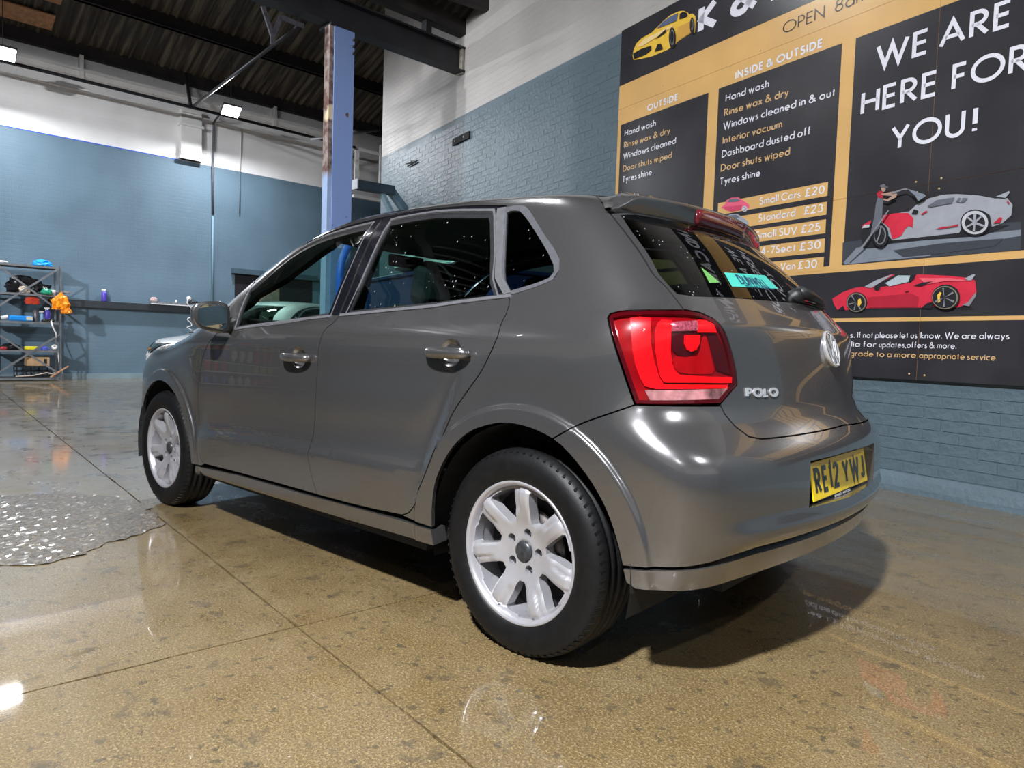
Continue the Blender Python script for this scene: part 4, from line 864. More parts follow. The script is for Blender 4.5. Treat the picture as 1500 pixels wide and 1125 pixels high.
    for s_, v_ in ((2.22, .945), (2.45, .894), (2.6, .874), (2.74, .847), (2.86, .792)):
        p = P_of(s_, v_); hood_side.append((float(p[0]), float(p[1])-.002))
    bp_('bonnet', [(2.415, 0), (2.375, .35), (2.29, .58)] + hood_side + [(2.95, .62), (3.05, .5), (3.12, .3), (3.145, 0)], (), PM, central=True, top=True, h=.035)
    bp_('front_bumper', [(S_MAX, .68), (3.55, .675), (3.35, .62), (3.12, .60), (2.95, .63), (2.935, .45), (2.935, .22), (3.3, .19), (S_MAX, .19)], [[(3.45, .22), (3.45, .36), (S_MAX-.03, .36), (S_MAX-.03, .22)]], PM, central=True, flange=.03, h=.03)
    bp_('grille', [(S_MAX, .735), (3.56, .73), (3.40, .70), (3.40, .66), (3.55, .685), (S_MAX, .69)], (), M_GLOSSBLK, central=True, off=-.006, h=.05)
    bp_('lower_grille', [(3.44, .21), (3.44, .37), (S_MAX, .37), (S_MAX, .21)], (), M_BLK, central=True, off=-.015, h=.05)
    for sd in (1, -1):
        hl = bp_('headlight', [(2.885, .79), (2.93, .66), (3.12, .61), (3.37, .65), (3.38, .70), (3.15, .765)], (), M_GLOSSBLK, side=sd, off=-.012, flange=.01, h=.03)[0]
        mb = MB()
        for s_, v_, r_ in ((3.05, .69, .042), (3.22, .68, .036)):
            p = P_of(s_, v_); n_ = N_of(p); p = p - n_*.008; M = Matrix.Translation(Vector(p)*1) @ Vector(n_).to_track_quat('Z', 'Y').to_matrix().to_4x4()
            if sd < 0: M = Matrix.Diagonal((1, -1, 1, 1)) @ M
            mb.lathe([(r_, 0), (r_*1.05, .008), (r_*.9, .010), (r_*.8, .002), (r_*.4, .004), (0.001, .012)], 20, M)
        mb.build('headlight_reflector', M_CHR, hl)
        build_panel('headlight_lens', [(2.888, .788), (2.932, .662), (3.12, .612), (3.367, .652), (3.377, .698), (3.15, .763)], (), M_WG, parent=hl, side=sd, off=0, flange=0, h=.05)
    # tailgate with window opening
    GW = [(-.238, 1.185)] + smooth_line([(-.244, 1.182), (-.277, 1.155), (-.330, 1.117), (-.372, 1.062), (-.384, 1.047)], .02) + [(-.44, 1.045), (-.555, 1.050), (-.75, 1.054), (S_MIN, 1.060), (S_MIN, 1.225), (-.6, 1.215), (-.3, 1.195)]
    tg = bp_('tailgate', [(-.12, 1.240)] + TGS[1:] + LGT[1:[i for i, q in enumerate(LGT) if q == (-.278, .753)][0]][:-1] + TGB + [(S_MIN, 1.27), (-.6, 1.26), (-.3, 1.25)], [inset([p if p[0] > S_MIN + .001 else (S_MIN, p[1]) for p in GW], .0)], PM, central=True, h=.02, flange=.016)
    gl = bp_('rear_window', GW, (), M_WGD, central=True, off=.002, flange=.006, gap=0, h=.04)
    # spoiler
    n = 44; rows = []
    for j in range(n+1):
        q = -1 + 2*j/n; a = abs(q); e = sst(.80, 1, a); y = .545*q
        tx = -.20 + .35*y*y; tz = 1.373 - .012*a*a - .045*e
        fy = .470*q; fz = float(P_top(.02 - .02*(1-a*a), fy)[2]) + .001 - .005*e; fxx = .02 - .02*(1-a*a)
        mx_, mz = tx*.5 + fxx*.5, (tz + fz)/2 + .012*(1-e); bz = 1.306 - .006*e
        rows.append([(fxx, fy, fz), (fxx*.75 + tx*.25, fy*.75+y*.25, fz*.75 + tz*.25 + .008*(1-e)), (mx_, (fy+y)/2, mz), (tx*.8+fxx*.2, y, tz + .005*(1-e)), (tx*.93+fxx*.07, y, tz+.001), (tx - .001, y, tz-.004), (tx + .001, y, tz - .011), (tx+.008, y, bz + .008), (tx + .016, y, bz + .001), (tx + .05, y*.98, bz - .002), (tx + .09, y*.95, bz + .02)])
    nr = len(rows[0]); V = [p for r_ in rows for p in r_]; Fc = [(j*nr+i, j*nr+i+1, (j+1)*nr+i+1, (j+1)*nr+i) for j in range(n) for i in range(nr-1)]
    sp_ = mesh_obj('spoiler', V, Fc, PM, car, smooth=True)
    V = []; m2 = 20                                             # high level brake light, follows the rear face
    for j in range(m2+1):
        y = -.183 + .366*j/m2; tx = -.20 + .35*y*y; e = min(1, (.183-abs(y))/.02)
        zt = 1.363 - .004*(1-e); zb = 1.308 + .004*(1-e)
        V += [(tx + .004, y, zt), (tx - .005, y, zt-.003), (tx - .0, y, zb+.003), (tx+.012, y, zb)]
    mesh_obj('brake_light', V, [(j*4+i, j*4+i+1, j*4+5+i, j*4+4+i) for j in range(m2) for i in range(3)] + [(0, 3, 2, 1), (m2*4, m2*4+1, m2*4+2, m2*4+3)], mat('brake light red', (.085, .006, .012), .12, coat=1, noise=.3, nscale=60), sp_, smooth=True)
    # bumper, slot, lip
    REC = [(-.737, .600), (-.737, .470), (S_MIN, .463), (S_MIN, .606)]
    lowc = [(S_MIN, .398), (-.75, .397), (-.55, .392), (-.46, .378), (-.38, .360), (-.309, .349), (-.262, .342)]
    rb = bp_('rear_bumper', BSEAM + [(-.479, .753)] + [(p[0], p[1]) for p in TGB[1:]] + lowc + RARC[1:i_b], [REC], PM, central=True, h=.016, flange=.022, cons=CR)
    bp_('bumper_lip', [(-.264, .336), (-.309, .343), (-.38, .353), (-.46, .364), (-.55, .372), (-.75, .374), (S_MIN, .375), (S_MIN, .322), (-.855, .321), (-.645, .314), (-.491, .305), (-.375, .294), (-.29, .288), (-.272, .30)], (), PM, central=True, h=.018, flange=.05, off=.001)
    bp_('bumper_slot', [(-.38, .345), (-.38, .375), (-.55, .41), (S_MIN, .415), (S_MIN, .35), (-.55, .35)], (), M_GLOSSBLK, central=True, off=-.022, flange=0, gap=0)
    # number plate recess
    pr_ = [P_of(a, b) for a, b in dens([(-.737, .600), (-.737, .470)], .03, False) + dens([(-.737, .470), (S_MIN, .463)], .02, False)[1:]]
    top_ = [P_of(a, b) for a, b in dens([(-.737, .600), (S_MIN, .606)], .02, False)[1:]]
    loop = [Vector(map(float, p)) for p in pr_] + [Vector((float(p[0]), -float(p[1]), float(p[2]))) for p in pr_[::-1][1:]] + [Vector((float(p[0]), -float(p[1]), float(p[2]))) for p in top_[:-1]] + [Vector(map(float, p)) for p in top_[::-1]]
    inn = [Vector((-.596 - .0*(p.z), p.y*.93, .535 + (p.z-.535)*.93)) for p in loop]; n = len(loop)
    rc = mesh_obj('plate_recess', loop + inn, [(i, (i+1) % n, n+(i+1) % n, n+i) for i in range(n)] + [tuple(range(n, 2*n))], PM, car)
    npl = MB(); M = Matrix.Translation((-.622, 0, .5305)) @ Matrix.Rotation(R(10.0), 4, 'Y')
    npl.box((0, 0, 0), (.004, .520, .111), M); pl = npl.build('number_plate', M_PLATE, car, bev=.002)
    stroke_text_mesh('RE12 YWJ', .079, .0145, M_INK, 'plate_lettering', pl, lambda u, v: M @ Vector((-.0030, .238 - u, v - .0395)), width=.476, sx=.80, gapw=.16)
    mb = MB(); mb.box((0, 0, -.061), (.004, .40, .011), M); pb = mb.build('dealer_strip', mat('dark blue strip', (.03, .03, .14), .3, noise=.1), car)
    stroke_text_mesh('DUNWELL MOTORS', .007, .0012, mat('white print', (.85, .85, .85), .5, noise=.03), 'strip_lettering', pb, lambda u, v: M @ Vector((-.0027, .085 - u, v - .0645)), width=.15)
    # tail lights
    LZ = LAMP_ZONES
    for sd in (1, -1):
        tl = bp_('tail_light', LGT, (), M_REDD, side=sd, off=-.010, flange=.012, gap=.003, h=.02)[0]
        tl['label'] = 'red tail light with clear lower strip'
        build_panel('lamp_rim', LGT, [inset(LGT, .012)], mat('lamp rim', (.05, .002, .006), .15, coat=1, noise=.1), parent=tl, side=sd, off=.0005, flange=.01, gap=.003, h=.03)
        for nm, key, m_, of in (('reflector_band', 'arc', M_RED2, -.005), ('reflector_band', 'ell', M_RED2, -.001), ('indicator_facet', 'facet', M_RPINK, -.003), ('reflector_band', 'bright', M_RED2, -.002), ('lamp_pocket', 'round', M_MAR, -.007), ('lamp_bulb_cover', 'u', M_RED2, -.002), ('reflector_pocket', 'mid', M_RED, -.008), ('lamp_shade_panel', 'maroon', M_MAR, -.007), ('reversing_strip', 'strip', M_CLR, -.003)):
            build_panel(nm, LZ[key], (), m_, parent=tl, side=sd, off=of, flange=.004, gap=0, h=.02)
        build_panel('lamp_lens', LGT, (), M_LENS, parent=tl, side=sd, off=.004, flange=.006, gap=.004, h=.02)
    # badge, lettering
    p = P_of(-.992, .915); p[1] = 0; nrm = Vector((-.955, 0, .296)); c = Vector((float(p[0]) - .002, 0, .915))
    M = Matrix.Translation(c) @ nrm.to_track_quat('Z', 'Y').to_matrix().to_4x4(); T2 = Matrix((( 0, 0, 0), (0, 0, 0), (0, 0, 0)))
    ux = Vector((0, -1, 0)); uy = nrm.cross(ux) * 1.0
    uy = Vector((nrm.z, 0, -nrm.x)); M = Matrix.Translation(c) @ Matrix((ux, uy, nrm)).transposed().to_4x4()
    mb = MB(); mb.lathe([(.052, -.01), (.060, .002), (.0585, .007), (.053, .008), (.050, .004)], 48, M)
    mb.lathe([(.051, .002), (.0001, .002)], 48, M); bd = mb.build('badge', M_CHR, car)
    mb = MB(); mb.lathe([(.0505, .0035), (.0001, .0035)], 40, M); mb.build('badge_disc', mat('badge dark', (.02, .022, .03), .2, coat=1, noise=.1), bd)
    vw = [[(-.021, .045), (0, .004), (.021, .045)], [(-.044, .024), (-.019, -.044), (0, -.005), (.019, -.044), (.044, .024)]]
    V = []; Fc = []; ribbon(vw, .0085, V, Fc); ext_strokes('badge_letters', V, Fc, .004, lambda u, v, w_: M @ Vector((u, v, .0045 + w_)), M_CHR, bd)
    def polo_map(u, v, w_):
        y = .470 - u; lo, hi = -.62, -.35
        q = P_of(np.interp(y, [.25, .55], [-.775, -.500]), .776 + v); q = np.array(q)
        # find s with this y
        return q, y
    sy = np.linspace(-.80, -.48, 60); yy = P_of(sy, np.full(60, .785))[:, 1]
    def pm(u, v, w_):
        y = .474 - u; s_ = float(np.interp(-y, -yy[::-1], sy[::-1])) if yy[0] > yy[-1] else float(np.interp(y, yy, sy))
        p = P_of(s_, .774 + v); n_ = N_of(p); return Vector(map(float, p + n_*(.001 + w_)))
    stroke_text_mesh('POLO', .026, .0065, M_CHR, 'model_lettering', car, pm, width=.125, depth=.004)
    # rear wiper
    mb = MB(); c = P_of(-.985, 1.085); c[1] = 0; c = Vector(map(float, c))
    mb.lathe([(.001, .032), (.016, .030), (.024, .018), (.027, -.005)], 20, Matrix.Translation(c + Vector((-.004, -.02, -.005))) @ Matrix.Rotation(R(-58), 4, 'Y'))
    wp = mb.build('rear_wiper', M_BLK, car)
    mb = MB(); V = [c + Vector((-.022, -.02, .012)), c + Vector((-.030, -.10, .005)), c + Vector((-.018, -.22, -.002)), c + Vector((.012, -.36, -.006))]
    mb.tube(V, [.022, .017, .012, .006], 10); mb.build('wiper_arm', M_BLK, wp)
    mb = MB(); mb.tube([c + Vector((-.012, -.10, -.018)), c + Vector((.0, -.25, -.016)), c + Vector((.03, -.42, -.014))], .006, 8); mb.build('wiper_blade', M_BLK, wp)
    # window sticker on the inside of the rear glass
    stk = build_panel('window_sticker', [(-.61, 1.112), (-.915, 1.120), (-.925, 1.100), (-.605, 1.084)], (), mat('teal sticker', (.05, .40, .33), .5, noise=.03, estr=0), parent=car, off=.0035, flange=0, gap=0, h=.05)[0]
    y0_, y1_ = .340, .085
    def stm(base, s0, s1):
        return lambda u, v: Vector(map(float, P_of(s0 + (s1-s0)*u, base + v, .0045)))
    stroke_text_mesh('DUNWELL', .015, .0027, mat('sticker ink', (.01, .03, .10), .5, noise=.05), 'sticker_lettering', stk, lambda u, v: Vector(map(float, P_of(-.665 - u*.80, 1.0965 + v, .005))), width=.23)
    stroke_text_mesh('MOTOR COMPANY', .006, .0012, MATS['sticker ink'], 'sticker_lettering', stk, lambda u, v: Vector(map(float, P_of(-.680 - u*.80, 1.089 + v, .005))), width=.24)
    build_panel('window_sticker', [(-.507, 1.115), (-.536, 1.105), (-.556, 1.093), (-.510, 1.088)], (), mat('green sticker', (.10, .27, .07), .5, noise=.05), parent=car, off=.0035, flange=0, gap=0, h=.05)
    # mirrors
    for sd in (1, -1):
        bm = bmesh.new(); bmesh.ops.create_uvsphere(bm, u_segments=28, v_segments=18, radius=1)
        for v in bm.verts:
            x, y, z = v.co
            y2 = math.copysign(abs(y)**.66, y); z2 = math.copysign(abs(z)**.70, z)
            X = 1.748 + (.060*x if x > 0 else .012*x) + .02*y2; Y = .902 + .074*y2; Z = .978 + .066*z2*(1 - .20*y2) + .006*y2
            v.co = (X, Y*sd, Z)
        if sd < 0: bmesh.ops.reverse_faces(bm, faces=bm.faces)
        me = bpy.data.meshes.new('wing_mirror'); bm.to_mesh(me); bm.free(); me.materials.append(PM); me.polygons.foreach_set('use_smooth', [True]*len(me.polygons))
        o = bpy.data.objects.new('wing_mirror', me); COL.objects.link(o); o.parent = car
        def ring(k, xo): return [(1.738 + xo + .02*math.copysign(abs(math.cos(a))**.8, math.cos(a))*k, (.900 + .073*k*math.copysign(abs(math.cos(a))**.55, math.cos(a)))*sd, .978 + .065*k*math.copysign(abs(math.sin(a))**.62, math.sin(a))*(1 - .20*math.cos(a)) + .006*math.cos(a)) for a in np.linspace(0, 2*math.pi, 37)[:-1]]
        A, B = ring(.97, -.004), ring(.80, -.008); n = len(A)
        mesh_obj('mirror_bezel', A + B, [(i, (i+1) % n, n+(i+1) % n, n+i) for i in range(n)], M_BLK, o, smooth=True)
        mesh_obj('mirror_glass', B, [tuple(range(n))], mat('mirror silver', (.75, .80, .78), .01, 1, noise=.01), o)
        mb = MB(); mb.tube([(1.775, .845*sd, .925), (1.760, .815*sd, .930), (1.765, .785*sd, .955)], [.020, .026, .03], 12); mb.build('mirror_foot', M_BLK, o)
    # wheels
    for (wx, wz, fr) in ((0, .3, 0), (2.47, .3, 1)):
        for sd in (1, -1):
            wh = bpy.data.objects.new('wheel', None); COL.objects.link(wh); wh.parent = car; wh.location = (wx, .728*sd, .2985); wh.rotation_euler = (0, 0, 0 if sd > 0 else math.pi)
            build_wheel(wh)
    # wheel-arch liners, floor pan, sills inside
    for cx in (0, 2.47):
        for sd in (1, -1):
            n = 20; r = .375; V = []; Fc = []
            for i in range(n+1):
                a = R(-14 + 208*i/n); x, z = cx + r*math.cos(a), .298 + r*math.sin(a)
                V += [(x, .80*sd, z), (x, .45*sd, z)]
            Fc = [(2*i, 2*i+1, 2*i+3, 2*i+2) for i in range(n)]; k = len(V); V += [(cx + r*math.cos(R(-14+208*i/n)), .45*sd, .298 + r*math.sin(R(-14+208*i/n))) for i in range(n+1)]; Fc.append(tuple(range(k, k+n+1)))
            mesh_obj('wheel_arch_liner', V, Fc, M_DARK, car, smooth=False)
    mb = MB(); mb.box((1.235, 0, .24), (1.62, 1.56, .07)); mb.box((1.2, 0, .26), (3.3, .86, .10)); mb.box((-.43, 0, .39), (.22, 1.15, .12)); mb.box((2.95, 0, .27), (.25, 1.3, .08)); mb.build('underbody', M_DARK, car)
    # cabin
    for sd in (1, -1):
        bp_('door_card', [(1.95, .32), (1.98, .85), (1.72, .93), (1.0, .975), (.14, 1.03), (.12, .9), (.40, .40), (.5, .33)], (), M_DARK, side=sd, off=-.05, flange=0, h=.08)
        V = MB(); V.tube([(.98, .715*sd, .95), (.97, .66*sd, 1.15), (.955, .575*sd, 1.345)], [.04, .035, .03], 8); V.build('inner_pillar', M_LINER if 0 else M_DARK, car)
        bp_('rear_inner_pillar', [(.11, .99), (.12, 1.045), (-.05, 1.09), (-.2, 1.12), (-.30, 1.09), (-.34, 1.0), (-.22, .95)], (), M_DARK, side=sd, off=-.05, flange=0, h=.08)
    mb = MB(); mb.box((.05, 0, .62), (.95, 1.2, .05)); mb.build('cabin_floor', M_DARK, car); mb = MB(); mb.box((-.42, 0, .75), (.04, 1.0, .5)); mb.build('boot_wall', M_DARK, car); mb = MB(); mb.box((2.15, 0, .62), (.04, 1.45, .6)); mb.build('bulkhead', M_DARK, car)
    bp_('headliner', [(1.56, 0), (1.5, .40), (1.3, .47), (.3, .47), (.0, .42), (-.02, 0)], (), M_LINER, central=True, top=True, off=-.035, flange=0, h=.1)
    mb = MB(); mb.prism([(1.83, .70), (1.86, .93), (2.0, .985), (2.30, .93), (2.30, .6), (1.9, .6)], -.70, .70); db = mb.build('dashboard', M_DARK, car, bev=.02)
    mb = MB(); M = Matrix.Translation((1.62, -.36, .90)) @ Matrix.Rotation(R(-68), 4, 'Y')
    mb.lathe([(.185 + .014*math.cos(a), .014*math.sin(a)) for a in np.linspace(0, 2*math.pi, 9)[:-1]], 32, M, closed=True)
    for a in (0, 120, 240): mb.bar(M @ Vector((0, 0, -.01)), M @ Vector((.18*math.cos(R(a+90)), .18*math.sin(R(a+90)), 0)), .03, .012)
    mb.build('steering_wheel', M_DARK, car)
    def seat(x, y, wd, back_h):
        mb = MB(); mb.box((x + .08, y, .47), (.50, wd, .14), bev=.04); mb.box((x - .22, y, .74), (.13, wd, back_h), Matrix.Rotation(R(-14), 3, 'Y'), bev=.05)
        st = mb.build('seat', M_CLOTH, car); mb = MB(); mb.box((x - .335, y, 1.13), (.10, .26, .19), Matrix.Rotation(R(-12), 3, 'Y'), bev=.045)
        mb.tube([(x-.31, y-.05, .98), (x-.33, y-.05, 1.08)], .007, 6); mb.tube([(x-.31, y+.05, .98), (x-.33, y+.05, 1.08)], .007, 6); mb.build('headrest', M_CLOTH, st)
    seat(1.22, .34, .46, .62); seat(1.22, -.34, .46, .62)
    mb = MB(); mb.box((.42, 0, .50), (.46, 1.15, .14), bev=.04); mb.box((.12, 0, .76), (.13, 1.12, .55), Matrix.Rotation(R(-16), 3, 'Y'), bev=.05); st = mb.build('rear_bench', M_CLOTH, car)
    for y in (-.34, 0, .34):
        mb = MB(); mb.box((.02, y, 1.10 if y else 1.06), (.09, .24, .13), Matrix.Rotation(R(-14), 3, 'Y'), bev=.04); mb.build('headrest', M_CLOTH, st)
    mb = MB(); mb.box((-.17, 0, .985), (.38, 1.05, .02), bev=.006); mb.build('parcel_shelf', M_DARK, car)
    mb = MB(); mb.box((1.52, 0, 1.30), (.02, .22, .06), bev=.008); mb.build('rear_view_mirror', M_BLK, car)
    return car
WHEEL = {}
def build_wheel(wh):
    """wheel lies in the xz plane, outer face towards +y"""
    Mw = Matrix.Rotation(R(-90), 4, 'X')                          # lathe axis z -> +y
    if not WHEEL:
        # tyre
        pr = [(.2030, .070), (.2060, .082), (.215, .088), (.235, .0935), (.258, .0940), (.275, .090), (.287, .082), (.2955, .073), (.2995, .062)]
        tread = []
        for y in (.046, .018, -.018, -.046): tread += [(.3015, y + .006), (.2945, y + .0045), (.2945, y - .0045), (.3015, y - .006)]
        prof = pr + tread + [(r, -y) for r, y in pr[::-1]]
        mb = MB(); mb.lathe(prof, 72, Mw)
        for i in range(72):                                        # tread sipes on the shoulders
            a = 2*math.pi*(i+.3)/72
            for s_ in (1, -1):
                p = Vector((.2985*math.cos(a), .066*s_, .2985*math.sin(a))); q = Vector((.2900*math.cos(a+.02), .083*s_, .2900*math.sin(a+.02)))
                mb.bar(p, q, .007, .0016, up=(math.cos(a), 0, math.sin(a)))
        ty = mb.build('tyre', M_TYRE); WHEEL['tyre'] = ty
        # rim barrel
        mb = MB(); mb.lathe([(.198, .064), (.2065, .077), (.2085, .084), (.2055, .0865), (.199, .083), (.1935, .074), (.186, .04), (.182, -.05), (.2, -.075)], 64, Mw)
        rim = mb.build('rim', M_ALU); WHEEL['rim'] = rim
        # spoked face
        n = 7; outer = [(.1965*math.cos(a), .1965*math.sin(a)) for a in np.linspace(0, 2*math.pi, 85)[:-1]]; holes = []
        for k in range(n):
            a0 = R(90 + 360/n*(k+.5)); hw0, hw1 = .027, .031      # half width of a spoke at hub / rim
            pts = []
            a1 = R(360/n/2)
            def pol(r, b): return (r*math.cos(a0+b), r*math.sin(a0+b))
            def lim(r, hw): return a1 - math.asin(min(.99, hw/r))
            rs_ = np.linspace(.100, .176, 7)
            L_ = [pol(r, -lim(r, hw0 + (hw1-hw0)*(r-.08)/.1)) for r in rs_]; Rr = [pol(r, lim(r, hw0 + (hw1-hw0)*(r-.08)/.1)) for r in rs_]
            top = [pol(.1835, b) for b in np.linspace(-lim(.184, .036), lim(.184, .036), 9)]
            bot = [pol(.0885, .10*t) for t in (1, 0, -1)]
            holes.append(L_ + top + Rr[::-1] + bot)
        bolts = [[(.056*math.cos(R(90+13+72*k)) + .0140*math.cos(a), .056*math.sin(R(90+13+72*k)) + .0140*math.sin(a)) for a in np.linspace(0, 2*math.pi, 15)[:-1]] for k in range(5)]
        def hgt(x, z):
            r = np.hypot(x, z); a = (np.arctan2(z, x) - R(90)) / (2*math.pi/n); f = (a - np.round(a))*(2*math.pi/n); t = r*np.sin(f)   # offset across the nearest spoke
            base = .052 + .028*sst(.05, .17, r) - .010*sst(.176, .196, r)
            sp_ = sst(.075, .11, r)
            groove = -.0085*sst(-.004, -.010, t)*sst(.105, .135, r)                                                      # lower half of each spoke steps down
            edge = -.006*sst(.020, .031, np.abs(t))*sp_
            return base + groove + edge - .004*(1 - sst(.028, .034, r))
        V, T = tri2d(outer, holes + bolts, .0055)
        Y = hgt(V[:, 0], V[:, 1]); P = np.stack([V[:, 0], Y, V[:, 1]], 1); VV = list(P); FF = [tuple(t[::-1]) for t in T]
        for i, j in boundary(T):
            if np.hypot(*V[i]) > .195: continue
            k = len(VV); VV += [P[i], P[j], P[j] - np.array([0, .036, 0]), P[i] - np.array([0, .036, 0])]; FF.append((k, k+1, k+2, k+3))
        fo = mesh_obj('rim_spokes', VV, FF, M_ALU); fo.data.polygons.foreach_set('use_smooth', [len(f) == 3 for f in FF]); WHEEL['rim_spokes'] = fo
        mb = MB(); mb.lathe([(.0001, .061), (.020, .0605), (.028, .058), (.0310, .050)], 32, Mw); WHEEL['hub_cap'] = mb.build('hub_cap', mat('dark centre cap', (.035, .037, .04), .35, .2, noise=.4, nscale=90))
        for k in range(5):
            mb = MB(); c = Vector((.056*math.cos(R(103+72*k)), .030, .056*math.sin(R(103+72*k))))
            mb.lathe([(.0001, .012), (.006, .012), (.0085, .008), (.0085, 0)], 6, Matrix.Translation(c) @ Mw)
            WHEEL['wheel_bolt%d' % k] = mb.build('wheel_bolt', mat('bolt steel', (.06, .06, .065), .4, .8, noise=.2, nscale=80))
        mb = MB(); mb.lathe([(.06, .012), (.118, .012), (.118, .002), (.06, .002)], 48, Mw); mb.lathe([(.0001, .03), (.062, .03), (.066, .0)], 32, Mw); WHEEL['brake_drum'] = mb.build('brake_disc', mat('brake steel', (.10, .09, .085), .45, .8, noise=.3, nscale=40))
        mb = MB(); mb.lathe([(.0001, -.01), (.181, -.01)], 40, Mw); WHEEL['back'] = mb.build('wheel_inner', M_DARK)
        for o in WHEEL.values(): o.parent = wh
    else:
        for o in list(WHEEL.values()):
            c = o.copy(); COL.objects.link(c); c.parent = wh
car = build_car((0, 0, 0), 0, 'dark grey metallic five-door hatchback parked on the wet concrete floor', 'car', M_PAINT, 0)
